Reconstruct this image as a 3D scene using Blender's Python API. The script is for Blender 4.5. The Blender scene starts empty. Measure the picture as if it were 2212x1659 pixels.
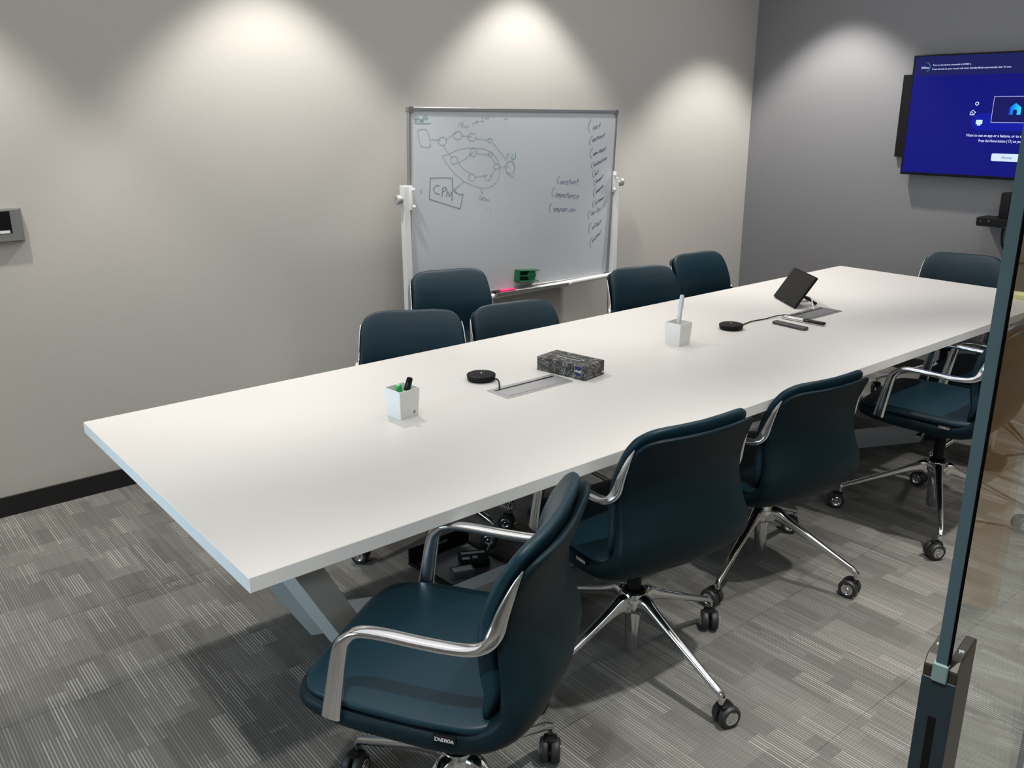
import bpy, bmesh, math, random
from mathutils import Vector, Matrix
C = bpy.context.scene.collection
R_ = math.radians
random.seed(4)

# ------------------------------------------------------------------ camera
FPX = 1909.7
YAW, PITCH, ROLL = R_(50.673), R_(17.506), R_(-0.258)
fwd = Vector((math.cos(YAW)*math.cos(PITCH), math.sin(YAW)*math.cos(PITCH), -math.sin(PITCH)))
rgt = Vector((math.sin(YAW), -math.cos(YAW), 0))
upv = rgt.cross(fwd)
r2 = rgt*math.cos(ROLL) + upv*math.sin(ROLL)
u2 = upv*math.cos(ROLL) - rgt*math.sin(ROLL)
cam_d = bpy.data.cameras.new('camera'); cam = bpy.data.objects.new('camera', cam_d); C.objects.link(cam)
cam_d.sensor_width = 36; cam_d.sensor_fit = 'HORIZONTAL'; cam_d.lens = FPX*36/2212
cam_d.clip_start = 0.02
m = Matrix((r2, u2, -fwd)).transposed().to_4x4(); m.translation = Vector((0, 0, 1.6534))
cam.matrix_world = m
bpy.context.scene.camera = cam

# ------------------------------------------------------------------ light and exposure
sc = bpy.context.scene
sc.view_settings.view_transform = 'Standard'; sc.view_settings.look = 'None'
sc.view_settings.gamma = 1; sc.view_settings.use_curve_mapping = False
sc.view_settings.exposure = 0.10
w = bpy.data.worlds.new('world'); sc.world = w; w.use_nodes = True
w.node_tree.nodes['Background'].inputs[0].default_value = (0.75, 0.85, 1, 1)
w.node_tree.nodes['Background'].inputs[1].default_value = 0.02
WARM = (1.0, 0.955, 0.905)
def spot(name, loc, energy, angle=110, blend=0.55, col=WARM, aim=None, rad=0.035):
    d = bpy.data.lights.new(name, 'SPOT'); d.energy = energy; d.spot_size = R_(angle); d.spot_blend = blend
    d.color = col; d.shadow_soft_size = rad
    o = bpy.data.objects.new(name, d); C.objects.link(o); o.location = loc
    if aim: o.rotation_euler = (Vector(aim)-Vector(loc)).to_track_quat('-Z', 'Y').to_euler()
    return o
CEIL = 2.72
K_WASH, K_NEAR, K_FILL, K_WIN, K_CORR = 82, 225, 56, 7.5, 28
for x, y, k in ((-1.2, 3.52, 1), (0.27, 3.52, 1.1), (1.84, 3.50, 1.1), (3.34, 3.56, 0.95), (4.96, 3.29, 1.75)):      # ceiling downlights washing the long wall
    spot('downlight_or_fill', (x, y, CEIL-0.02), K_WASH*k, 89, 0.45)
for x, k in ((0.3, 1), (1.84, 1), (3.34, 1.15), (4.96, 1.15)):              # downlights on the door side
    spot('downlight_or_fill', (x, 0.62, CEIL-0.02), K_NEAR*k, 74, 1.0, col=(1.0, 0.965, 0.91))
for x in (1.1, 2.6, 4.1):                                                  # fill spots added over the table to even out its brightness
    spot('downlight_or_fill', (x, 2.15, CEIL-0.02), 16, 120, 0.9)
def area(name, loc, aim, sx, sy, energy, col, spread=180):
    d = bpy.data.lights.new(name, 'AREA'); d.shape = 'RECTANGLE'; d.size = sx; d.size_y = sy; d.energy = energy; d.color = col; d.spread = R_(spread)
    o = bpy.data.objects.new(name, d); C.objects.link(o); o.location = loc
    o.rotation_euler = (Vector(aim)-Vector(loc)).to_track_quat('-Z', 'Y').to_euler()
area('ceiling_fill', (1.9, 1.9, CEIL-0.01), (1.9, 1.9, 0), 6.6, 3.6, K_FILL, (0.96, 0.985, 1.0))  # added soft fill, stands in for indirect glow from the ceiling
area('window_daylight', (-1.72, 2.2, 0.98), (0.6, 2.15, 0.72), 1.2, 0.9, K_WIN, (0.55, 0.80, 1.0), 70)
area('corridor_light', (0.9, -1.2, CEIL-0.03), (0.9, -1.2, 0), 2.4, 0.5, K_CORR, (0.86, 0.95, 1.0))

# ------------------------------------------------------------------ materials
def mat(name, col, rough=0.5, metal=0.0, spec=0.5, emit=None, es=1.0, bump=0, bscale=200, var=0, vscale=30, coat=0):
    mt = bpy.data.materials.new(name); mt.use_nodes = True; nt = mt.node_tree; b = nt.nodes['Principled BSDF']
    b.inputs['Base Color'].default_value = (*col, 1); b.inputs['Roughness'].default_value = rough
    b.inputs['Metallic'].default_value = metal; b.inputs['Specular IOR Level'].default_value = spec
    if coat: b.inputs['Coat Weight'].default_value = coat; b.inputs['Coat Roughness'].default_value = 0.15
    if emit:
        b.inputs['Emission Color'].default_value = (*emit, 1); b.inputs['Emission Strength'].default_value = es
    if bump or var:
        tc = nt.nodes.new('ShaderNodeTexCoord')
    if var:
        n = nt.nodes.new('ShaderNodeTexNoise'); n.inputs['Scale'].default_value = vscale; n.inputs['Detail'].default_value = 6
        nt.links.new(tc.outputs['Object'], n.inputs['Vector'])
        mx = nt.nodes.new('ShaderNodeMix'); mx.data_type = 'RGBA'
        mx.inputs[6].default_value = (*[c*(1-var) for c in col], 1); mx.inputs[7].default_value = (*[min(1, c*(1+var)) for c in col], 1)
        nt.links.new(n.outputs['Fac'], mx.inputs[0]); nt.links.new(mx.outputs[2], b.inputs['Base Color'])
    if bump:
        n2 = nt.nodes.new('ShaderNodeTexNoise'); n2.inputs['Scale'].default_value = bscale; n2.inputs['Detail'].default_value = 4
        nt.links.new(tc.outputs['Object'], n2.inputs['Vector'])
        bp = nt.nodes.new('ShaderNodeBump'); bp.inputs['Strength'].default_value = bump; bp.inputs['Distance'].default_value = 0.002
        nt.links.new(n2.outputs['Fac'], bp.inputs['Height']); nt.links.new(bp.outputs['Normal'], b.inputs['Normal'])
    return mt
M = {}
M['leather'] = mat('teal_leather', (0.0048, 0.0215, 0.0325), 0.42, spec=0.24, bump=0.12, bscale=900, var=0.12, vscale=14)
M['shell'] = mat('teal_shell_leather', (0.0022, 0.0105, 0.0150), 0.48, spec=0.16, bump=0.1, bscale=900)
M['chrome'] = mat('polished_aluminium', (0.70, 0.70, 0.71), 0.13, 1.0)
M['black'] = mat('black_plastic', (0.007, 0.007, 0.0075), 0.5, spec=0.16)
M['rubber'] = mat('black_caster_rubber', (0.018, 0.018, 0.019), 0.5)
M['gloss_black'] = mat('glossy_black', (0.004, 0.004, 0.005), 0.22, spec=0.25)
M['table'] = mat('white_laminate', (0.62, 0.60, 0.572), 0.36, var=0.015, vscale=5)
M['table_edge'] = mat('table_edge_band', (0.70, 0.71, 0.70), 0.45)
M['frame'] = mat('grey_powder_coat', (0.42, 0.44, 0.43), 0.5)
M['brushed'] = mat('brushed_aluminium', (0.56, 0.56, 0.57), 0.38, 0.75)
M['white'] = mat('white_plastic', (0.80, 0.79, 0.77), 0.4)
M['white_metal'] = mat('white_powder_coat', (0.74, 0.74, 0.72), 0.45)
M['grey_alu'] = mat('grey_aluminium_profile', (0.34, 0.34, 0.35), 0.35, 0.6)
M['board'] = mat('whiteboard_surface', (0.56, 0.585, 0.61), 0.3, var=0.03, vscale=4)
M['green_ink'] = mat('green_ink', (0.17, 0.42, 0.36), 0.6)
M['grey_ink'] = mat('faded_green_ink', (0.34, 0.44, 0.425), 0.6)
M['dark_ink'] = mat('slate_ink', (0.17, 0.24, 0.26), 0.6)
M['blue_ink'] = mat('blue_ink', (0.10, 0.125, 0.24), 0.6)
M['green'] = mat('green_plastic', (0.012, 0.13, 0.055), 0.4)
M['bright_green'] = mat('bright_green_plastic', (0.02, 0.42, 0.09), 0.4)
M['pink'] = mat('pink_plastic', (0.95, 0.06, 0.22), 0.4)
M['yellow'] = mat('yellow_paper', (0.80, 0.76, 0.36), 0.7)
M['dark_screen'] = mat('dark_glass_screen', (0.009, 0.009, 0.0085), 0.4, spec=0.25)
M['paper'] = mat('white_paper', (0.75, 0.75, 0.74), 0.7)
M['dim_label'] = mat('grey_printed_label', (0.36, 0.37, 0.37), 0.6)
M['cable_white'] = mat('white_cable', (0.75, 0.75, 0.73), 0.5)
M['cable_grey'] = mat('grey_cable', (0.22, 0.22, 0.21), 0.5)
M['steel'] = mat('grey_steel', (0.26, 0.26, 0.26), 0.35, 0.6)
M['remote'] = mat('grey_remote', (0.075, 0.068, 0.068), 0.4, 0.3)
M['clear_pen'] = mat('clear_pen_plastic', (0.62, 0.64, 0.68), 0.2)
M['navy'] = mat('navy_print', (0.006, 0.010, 0.075), 0.5)
M['base_black'] = mat('black_skirting', (0.006, 0.007, 0.008), 0.45)
M['wood'] = mat('brown_oak', (0.38, 0.20, 0.072), 0.45, var=0.15, vscale=6)
M['ceil'] = mat('white_ceiling', (0.70, 0.70, 0.69), 0.8)
M['anod'] = mat('teal_black_anodised', (0.018, 0.032, 0.042), 0.4, 0.2)
M['edge_reflection'] = mat('black_edge_reflection', (0.004, 0.004, 0.004), 0.9, spec=0.0)  # dark internal reflection of the glass edge, put into the colour
M['bronze'] = mat('dark_bronze_metal', (0.035, 0.028, 0.022), 0.4, 0.3)

def wall_mat(name, col):
    mt = bpy.data.materials.new(name); mt.use_nodes = True; nt = mt.node_tree; b = nt.nodes['Principled BSDF']
    b.inputs['Roughness'].default_value = 0.62; b.inputs['Specular IOR Level'].default_value = 0.3
    g = nt.nodes.new('ShaderNodeNewGeometry')
    mp = nt.nodes.new('ShaderNodeMapping'); mp.inputs['Scale'].default_value = (60, 60, 420)
    nt.links.new(g.outputs['Position'], mp.inputs['Vector'])
    n = nt.nodes.new('ShaderNodeTexNoise'); n.inputs['Scale'].default_value = 1; n.inputs['Detail'].default_value = 3
    nt.links.new(mp.outputs[0], n.inputs['Vector'])
    mx = nt.nodes.new('ShaderNodeMix'); mx.data_type = 'RGBA'
    mx.inputs[6].default_value = (*[c*0.93 for c in col], 1); mx.inputs[7].default_value = (*[c*1.07 for c in col], 1)
    nt.links.new(n.outputs['Fac'], mx.inputs[0]); nt.links.new(mx.outputs[2], b.inputs['Base Color'])
    bp = nt.nodes.new('ShaderNodeBump'); bp.inputs['Strength'].default_value = 0.25; bp.inputs['Distance'].default_value = 0.001
    nt.links.new(n.outputs['Fac'], bp.inputs['Height']); nt.links.new(bp.outputs['Normal'], b.inputs['Normal'])
    return mt
M['wall'] = wall_mat('greige_textile_wallpaper', (0.50, 0.482, 0.448))
M['wall_grey'] = wall_mat('dark_grey_wallpaper', (0.215, 0.213, 0.222))

def carpet_mat():
    mt = bpy.data.materials.new('striped_carpet_tiles'); mt.use_nodes = True; nt = mt.node_tree; b = nt.nodes['Principled BSDF']
    b.inputs['Roughness'].default_value = 0.95; b.inputs['Specular IOR Level'].default_value = 0.05
    N = nt.nodes.new; L = nt.links.new
    g = N('ShaderNodeNewGeometry'); sp = N('ShaderNodeSeparateXYZ'); L(g.outputs['Position'], sp.inputs[0])
    def math_(op, a, b_=None, c=None):
        n = N('ShaderNodeMath'); n.operation = op
        for i, v in enumerate((a, b_, c)):
            if v is None: continue
            if isinstance(v, (int, float)): n.inputs[i].default_value = v
            else: L(v, n.inputs[i])
        return n.outputs[0]
    def wn(x, y, z=0.0):
        cb = N('ShaderNodeCombineXYZ')
        for i, v in enumerate((x, y, z)):
            if isinstance(v, (int, float)): cb.inputs[i].default_value = v
            else: L(v, cb.inputs[i])
        n = N('ShaderNodeTexWhiteNoise'); n.noise_dimensions = '3D'; L(cb.outputs[0], n.inputs['Vector']); return n.outputs['Value']
    X, Y = sp.outputs[0], sp.outputs[1]
    tx, ty = math_('FLOOR', math_('DIVIDE', X, 0.5)), math_('FLOOR', math_('DIVIDE', Y, 0.5))
    tile = wn(tx, ty, 7.0)
    gx = math_('FLOOR', math_('DIVIDE', X, 0.055))
    off = wn(gx, ty, 3.0)
    gy = math_('FLOOR', math_('ADD', math_('DIVIDE', Y, 0.17), off))
    blk = wn(gx, gy, 1.0)
    gx2 = math_('FLOOR', math_('DIVIDE', math_('ADD', X, 0.031), 0.14)); gy2 = math_('FLOOR', math_('DIVIDE', math_('ADD', Y, 0.06), 0.23))
    blk2 = wn(gx2, gy2, 9.0)
    sid = math_('FLOOR', math_('DIVIDE', X, 0.0088))
    srnd = wn(sid, gy, 5.0)
    ph = math_('FRACT', math_('DIVIDE', X, 0.0088))
    line = math_('POWER', math_('SUBTRACT', 1.0, math_('ABSOLUTE', math_('SUBTRACT', math_('MULTIPLY', ph, 2.0), 1.0))), 2.2)
    amp = math_('MULTIPLY', math_('MULTIPLY', math_('ADD', 0.16, math_('MULTIPLY', math_('POWER', blk, 1.8), 0.70)), math_('ADD', 0.45, srnd)), 0.85)
    # faint cross threads
    ph2 = math_('FRACT', math_('DIVIDE', Y, 0.0115))
    cross = math_('MULTIPLY', math_('GREATER_THAN', ph2, 0.62), math_('MULTIPLY', math_('GREATER_THAN', blk2, 0.62), 0.04))
    base = math_('ADD', math_('MULTIPLY', blk2, 0.11), math_('MULTIPLY', tile, 0.06))
    nz = N('ShaderNodeTexNoise'); nz.inputs['Scale'].default_value = 700; nz.inputs['Detail'].default_value = 2; L(g.outputs['Position'], nz.inputs['Vector'])
    v = math_('ADD', math_('ADD', math_('ADD', base, 0.08), math_('MULTIPLY', line, amp)), math_('ADD', cross, math_('MULTIPLY', math_('SUBTRACT', nz.outputs['Fac'], 0.5), 0.5)))
    # dark seams between the tiles
    sy = math_('LESS_THAN', math_('FRACT', math_('DIVIDE', Y, 0.5)), 0.010)
    v = math_('SUBTRACT', v, math_('MULTIPLY', sy, 0.09))
    cr = N('ShaderNodeValToRGB'); L(v, cr.inputs[0]); e = cr.color_ramp.elements
    e[0].position = 0.0; e[0].color = (0.060, 0.057, 0.052, 1); e[1].position = 1.0; e[1].color = (0.44, 0.43, 0.40, 1)
    L(cr.outputs[0], b.inputs['Base Color'])
    bp = N('ShaderNodeBump'); bp.inputs['Strength'].default_value = 0.5; bp.inputs['Distance'].default_value = 0.003
    L(v, bp.inputs['Height']); L(bp.outputs[0], b.inputs['Normal'])
    return mt
M['carpet'] = carpet_mat()

def glass_mat():
    mt = bpy.data.materials.new('clear_partition_glass'); mt.use_nodes = True; nt = mt.node_tree; nt.nodes.remove(nt.nodes['Principled BSDF'])
    t = nt.nodes.new('ShaderNodeBsdfTransparent'); t.inputs[0].default_value = (0.93, 0.965, 0.95, 1)
    gl = nt.nodes.new('ShaderNodeBsdfGlossy'); gl.inputs['Roughness'].default_value = 0.01
    g = nt.nodes.new('ShaderNodeNewGeometry'); dt = nt.nodes.new('ShaderNodeVectorMath'); dt.operation = 'DOT_PRODUCT'
    nt.links.new(g.outputs['Normal'], dt.inputs[0]); nt.links.new(g.outputs['Incoming'], dt.inputs[1])
    def mth(op, a, b_=None):
        n = nt.nodes.new('ShaderNodeMath'); n.operation = op
        for i, v in enumerate((a, b_)):
            if v is None: continue
            if isinstance(v, (int, float)): n.inputs[i].default_value = v
            else: nt.links.new(v, n.inputs[i])
        return n
    f = mth('ADD', mth('MULTIPLY', mth('POWER', mth('SUBTRACT', 1.0, mth('ABSOLUTE', dt.outputs['Value']).outputs[0]).outputs[0], 5.0).outputs[0], 0.50).outputs[0], 0.02)
    mx = nt.nodes.new('ShaderNodeMixShader'); nt.links.new(f.outputs[0], mx.inputs[0]); nt.links.new(t.outputs[0], mx.inputs[1]); nt.links.new(gl.outputs[0], mx.inputs[2])
    nt.links.new(mx.outputs[0], nt.nodes['Material Output'].inputs[0]); return mt
M['glass'] = glass_mat()
M['glass_edge'] = mat('teal_glass_edge', (0.048, 0.088, 0.108), 0.25)
M['glass_chip'] = mat('clear_gasket', (0.16, 0.24, 0.24), 0.2)

def tissue_mat():
    mt = mat('black_floral_card', (0.02, 0.019, 0.018), 0.4); nt = mt.node_tree; b = nt.nodes['Principled BSDF']
    tc = nt.nodes.new('ShaderNodeTexCoord')
    wv = nt.nodes.new('ShaderNodeTexWave'); wv.wave_type = 'RINGS'; wv.inputs['Scale'].default_value = 16; wv.inputs['Distortion'].default_value = 22
    wv.inputs['Detail'].default_value = 3; wv.inputs['Detail Scale'].default_value = 3.5
    nt.links.new(tc.outputs['Object'], wv.inputs[0])
    nz = nt.nodes.new('ShaderNodeTexNoise'); nz.inputs['Scale'].default_value = 42; nz.inputs['Detail'].default_value = 3
    nt.links.new(tc.outputs['Object'], nz.inputs[0])
    mu = nt.nodes.new('ShaderNodeMath'); mu.operation = 'MULTIPLY'; nt.links.new(wv.outputs['Fac'], mu.inputs[0]); nt.links.new(nz.outputs['Fac'], mu.inputs[1])
    cr = nt.nodes.new('ShaderNodeValToRGB'); nt.links.new(mu.outputs[0], cr.inputs[0]); e = cr.color_ramp.elements
    e[0].position = 0.36; e[0].color = (0.016, 0.015, 0.014, 1); e[1].position = 0.56; e[1].color = (0.34, 0.33, 0.31, 1)
    nt.links.new(cr.outputs[0], b.inputs['Base Color']); return mt
M['tissue'] = tissue_mat()
def emat(name, col, s=1.0):
    mt = bpy.data.materials.new(name); mt.use_nodes = True; nt = mt.node_tree; b = nt.nodes['Principled BSDF']
    b.inputs['Base Color'].default_value = (0.004, 0.004, 0.006, 1); b.inputs['Roughness'].default_value = 0.4; b.inputs['Specular IOR Level'].default_value = 0.06
    b.inputs['Emission Color'].default_value = (*col, 1); b.inputs['Emission Strength'].default_value = s; return mt
M['scr'] = emat('lit_blue_screen', (0.004, 0.0058, 0.18)); M['scr_ban'] = emat('lit_navy_banner', (0.010, 0.013, 0.098)); M['scr_band'] = emat('lit_blue_band', (0.004, 0.010, 0.34))
M['scr_txt'] = emat('lit_white_text', (0.62, 0.68, 0.95)); M['scr_dim'] = emat('lit_lilac_text', (0.40, 0.42, 0.78)); M['scr_green'] = emat('lit_green_arc', (0.05, 0.30, 0.20))
M['scr_btn'] = emat('lit_white_button', (0.62, 0.78, 0.95)); M['scr_btntxt'] = emat('lit_button_text', (0.07, 0.10, 0.24))
M['scr_navy'] = emat('lit_dark_navy', (0.008, 0.008, 0.11))
def grad_mat():
    mt = emat('lit_blue_gradient', (0, 0.3, 1)); nt = mt.node_tree
    tc = nt.nodes.new('ShaderNodeTexCoord'); sp = nt.nodes.new('ShaderNodeSeparateXYZ'); nt.links.new(tc.outputs['Generated'], sp.inputs[0])
    cr = nt.nodes.new('ShaderNodeValToRGB'); nt.links.new(sp.outputs[1], cr.inputs[0]); e = cr.color_ramp.elements
    e[0].color = (0.02, 0.75, 0.95, 1); e[1].color = (0.002, 0.06, 0.85, 1)
    nt.links.new(cr.outputs[0], nt.nodes['Principled BSDF'].inputs['Emission Color']); return mt
M['scr_grad'] = grad_mat()

# ------------------------------------------------------------------ mesh helpers
def obj(name, bm, mt, parent=None, smooth=True, loc=None, rot=None, angle=40):
    bmesh.ops.recalc_face_normals(bm, faces=bm.faces)
    me = bpy.data.meshes.new(name); bm.to_mesh(me); bm.free()
    for k in (mt if isinstance(mt, (list, tuple)) else [mt]): me.materials.append(k)
    if smooth:
        for p in me.polygons: p.use_smooth = True
        me.set_sharp_from_angle(angle=R_(angle))
    o = bpy.data.objects.new(name, me); C.objects.link(o)
    if parent: o.parent = parent
    if loc: o.location = loc
    if rot: o.rotation_euler = rot
    return o
def thing(name, label, cat, loc=(0, 0, 0), rz=0, group=None):
    o = bpy.data.objects.new(name, None); C.objects.link(o); o.empty_display_size = 0.05
    o.location = loc; o.rotation_euler = (0, 0, rz); tag(o, label, cat, group); return o
def tag(o, label, cat, group=None):
    o['label'] = label; o['category'] = cat
    if group: o['group'] = group
    return o
def struct(o): o['kind'] = 'structure'; return o
def box(bm, lo, hi, bev=0.0, seg=2, mtx=None, mi=0):
    c = [(a+b)/2 for a, b in zip(lo, hi)]; s = [b-a for a, b in zip(lo, hi)]
    b2 = bmesh.new(); bmesh.ops.create_cube(b2, size=1)
    for v in b2.verts: v.co = Vector((v.co.x*s[0]+c[0], v.co.y*s[1]+c[1], v.co.z*s[2]+c[2]))
    if bev: bmesh.ops.bevel(b2, geom=list(b2.edges), offset=bev, segments=seg, profile=0.5, affect='EDGES')
    for f in b2.faces: f.material_index = mi
    merge(bm, b2, mtx)
def merge(bm, b2, mtx=None):
    if mtx is not None: b2.transform(mtx)
    vm = {v: bm.verts.new(v.co) for v in b2.verts}
    for f in b2.faces:
        try: nf = bm.faces.new([vm[v] for v in f.verts]); nf.material_index = f.material_index
        except ValueError: pass
    b2.free()
def catmull(P, n):
    out = []; k = len(P)
    for i in range(k-1):
        p0, p1, p2, p3 = P[max(i-1, 0)], P[i], P[i+1], P[min(i+2, k-1)]
        for j in range(n):
            t = j/n
            out.append(tuple(0.5*(2*b+(c-a)*t+(2*a-5*b+4*c-d)*t*t+(-a+3*b-3*c+d)*t**3) for a, b, c, d in zip(p0, p1, p2, p3)))
    out.append(tuple(P[-1])); return out
def tube(bm, pts, r, n=10, smooth=0, lat=None, caps=True):
    """sweep along pts; r = radius, or list of (a,b) half sizes with lateral axis lat"""
    if smooth:
        if isinstance(r, (list, tuple)):
            q = catmull([tuple(p)+tuple(s) for p, s in zip(pts, r)], smooth); pts = [x[:3] for x in q]; r = [x[3:] for x in q]
        else: pts = catmull([tuple(p) for p in pts], smooth)
    P = [Vector(p) for p in pts]; rings = []; prev = None
    for i, p in enumerate(P):
        t = (P[min(i+1, len(P)-1)]-P[max(i-1, 0)]).normalized()
        if lat is not None: a = (Vector(lat)-t*Vector(lat).dot(t)).normalized()
        elif prev is None: a = t.orthogonal().normalized()
        else: a = (prev-t*prev.dot(t)).normalized()
        prev = a; b = t.cross(a)
        ra, rb = (r[i] if isinstance(r, (list, tuple)) else (r, r))
        ring = []
        for k in range(n):
            th = 2*math.pi*k/n; cx, sx = math.cos(th), math.sin(th)
            if lat is not None and isinstance(r, (list, tuple)):
                cx = math.copysign(abs(cx)**0.7, cx); sx = math.copysign(abs(sx)**0.7, sx)
            ring.append(bm.verts.new(p+a*cx*ra+b*sx*rb))
        rings.append(ring)
    for A, B in zip(rings, rings[1:]):
        for k in range(n): bm.faces.new((A[k], A[(k+1) % n], B[(k+1) % n], B[k]))
    if caps: bm.faces.new(rings[0][::-1]); bm.faces.new(rings[-1])
def lathe(bm, prof, n=32, mtx=None):
    b2 = bmesh.new(); rings = []
    for r, z in prof:
        if r < 1e-6: rings.append([b2.verts.new((0, 0, z))])
        else: rings.append([b2.verts.new((r*math.cos(2*math.pi*k/n), r*math.sin(2*math.pi*k/n), z)) for k in range(n)])
    for A, B in zip(rings, rings[1:]):
        for k in range(n):
            k2 = (k+1) % n
            if len(A) == 1 and len(B) == 1: continue
            if len(A) == 1: b2.faces.new((A[0], B[k], B[k2]))
            elif len(B) == 1: b2.faces.new((A[k], A[k2], B[0]))
            else: b2.faces.new((A[k], A[k2], B[k2], B[k]))
    merge(bm, b2, mtx)
def loft(bm, secs, sub=4, n=36, ex=0.34):
    """secs: (y, z, half width, thickness, edge curl); closed upholstered slab along the path"""
    S = catmull(secs, sub); rings = []
    for i, (y, z, wd, th, c) in enumerate(S):
        a, b = S[max(i-1, 0)], S[min(i+1, len(S)-1)]
        t = Vector((0, b[0]-a[0], b[1]-a[1])).normalized(); nrm = Vector((0, t.z, -t.y))
        ring = []
        for k in range(n):
            q = 2*math.pi*k/n; cq, sq = math.cos(q), math.sin(q)
            x = math.copysign(abs(cq)**(ex*0.9), cq)*wd; v = math.copysign(abs(sq)**(0.62), sq)*th/2
            ring.append(bm.verts.new(Vector((x, y, z))+nrm*(v+c*(x/0.24)**2)))
        rings.append(ring)
    for A, B in zip(rings, rings[1:]):
        for k in range(n): bm.faces.new((A[k], A[(k+1) % n], B[(k+1) % n], B[k]))
    bm.faces.new(rings[0][::-1]); bm.faces.new(rings[-1])
def poly_prism(bm, pts, z0, z1, mtx=None):
    b2 = bmesh.new(); A = [b2.verts.new((x, y, z0)) for x, y in pts]; B = [b2.verts.new((x, y, z1)) for x, y in pts]
    b2.faces.new(A[::-1]); b2.faces.new(B)
    for i in range(len(pts)):
        j = (i+1) % len(pts); b2.faces.new((A[i], A[j], B[j], B[i]))
    merge(bm, b2, mtx)
def rrect(w_, h_, r, n=6, cx=0, cy=0):
    out = []
    for sx, sy, a0 in ((1, 1, 0), (-1, 1, 90), (-1, -1, 180), (1, -1, 270)):
        for i in range(n+1):
            a = R_(a0+90*i/n); out.append((cx+sx*(w_/2-r)+r*math.cos(a), cy+sy*(h_/2-r)+r*math.sin(a)))
    return out
def ribbon(bm, pts, wd, z=0.0, th=0.0006):
    """flat ink stroke lying in the local xy plane"""
    for (a, b) in zip(pts, pts[1:]):
        d = Vector((b[0]-a[0], b[1]-a[1], 0)); l = d.length
        if l < 1e-5: continue
        d /= l; n_ = Vector((-d.y, d.x, 0))*wd/2; e = d*wd*0.3
        A = Vector((a[0], a[1], z))-e; B = Vector((b[0], b[1], z))+e
        lo = [A-n_, B-n_, B+n_, A+n_]; q = [bm.verts.new(v+Vector((0, 0, th))) for v in lo]
        bm.faces.new(q)
def text_bm(s, size, align='LEFT', bold=0.0):
    cu = bpy.data.curves.new('lettering', 'FONT'); cu.body = s; cu.size = size; cu.align_x = align; cu.offset = bold; cu.resolution_u = 3
    o = bpy.data.objects.new('lettering', cu); C.objects.link(o)
    dg = bpy.context.evaluated_depsgraph_get(); me = bpy.data.meshes.new_from_object(o.evaluated_get(dg))
    bm = bmesh.new(); bm.from_mesh(me); bpy.data.objects.remove(o); bpy.data.curves.remove(cu); bpy.data.meshes.remove(me)
    return bm
def width_of(bm):
    xs = [v.co.x for v in bm.verts]; return min(xs), max(xs)
def fit_text(s, x0, x1, y, h_, bold=0.0):
    """text whose left/right ends fall on x0..x1 and whose baseline is y"""
    bm = text_bm(s, 1.0, bold=bold); a, b = width_of(bm); k = (x1-x0)/(b-a)
    for v in bm.verts: v.co = Vector(((v.co.x-a)*k+x0, v.co.y*h_+y, 0))
    return bm

# ------------------------------------------------------------------ the room
WY, WX = 4.003, 5.488
def slab(name, lo, hi, mt):
    bm = bmesh.new(); box(bm, lo, hi); return struct(obj(name, bm, mt, smooth=False))
slab('floor', (-1.9, -2.6, -0.1), (WX+0.12, WY+0.12, 0), M['carpet'])
slab('ceiling', (-1.9, -2.6, CEIL), (WX+0.12, WY+0.12, CEIL+0.1), M['ceil'])
slab('wall_back', (-1.9, WY, 0), (WX+0.12, WY+0.12, CEIL), M['wall'])
slab('wall_end', (WX, -2.6, 0), (WX+0.12, WY, CEIL), M['wall_grey'])
slab('wall_left', (-1.9, -2.6, 0), (-1.78, WY, CEIL), M['wall'])
slab('wall_corridor', (-1.78, -2.6, 0), (WX, -2.5, CEIL), M['ceil'])
slab('wall_front', (-1.78, 0.30, 0), (-0.12, 0.38, CEIL), M['wall'])
slab('baseboard_back', (-1.78, WY-0.012, 0), (WX-0.012, WY, 0.085), M['base_black'])
slab('baseboard_end', (WX-0.012, 0.6, 0), (WX, WY, 0.085), M['base_black'])

# ------------------------------------------------------------------ conference table
TX0, TX1, TY0, TY1, TZ, TT = 0.5955, 4.8025, 1.5743, 2.7897, 0.7384, 0.036
t = thing('conference_table', 'long white conference table on a grey splayed steel frame', 'table', ((TX0+TX1)/2, (TY0+TY1)/2, 0))
tcx, tcy = t.location.x, t.location.y
def tl(p): return (p[0]-tcx, p[1]-tcy) + tuple(p[2:])
bm = bmesh.new(); box(bm, tl((TX0, TY0, TZ-TT)), tl((TX1, TY1, TZ)), 0.0015, 1)
bm.normal_update()
for f in bm.faces: f.material_index = 0 if abs(f.normal.z) > 0.5 else 1
obj('tabletop', bm, [M['table'], M['table_edge']], t, smooth=False)
def bar(bm, p, q, hgt, thk, upref=(0, 0, 1)):
    p, q = Vector(p), Vector(q); d = (q-p).normalized(); side = d.cross(Vector(upref)).normalized(); up_ = side.cross(d)
    b2 = bmesh.new(); vs = []
    for c in (p, q):
        vs.append([b2.verts.new(c+side*sx*thk/2+up_*sy*hgt/2) for sx, sy in ((-1, -1), (1, -1), (1, 1), (-1, 1))])
    A, B = vs
    b2.faces.new(A[::-1]); b2.faces.new(B)
    for k in range(4): b2.faces.new((A[k], A[(k+1) % 4], B[(k+1) % 4], B[k]))
    merge(bm, b2)
bm = bmesh.new(); box(bm, (1.50-tcx, 2.15-tcy, 0.0), (3.90-tcx, 2.215-tcy, 0.078), 0.002, 1)
obj('floor_beam', bm, M['frame'], t, smooth=False)
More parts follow.
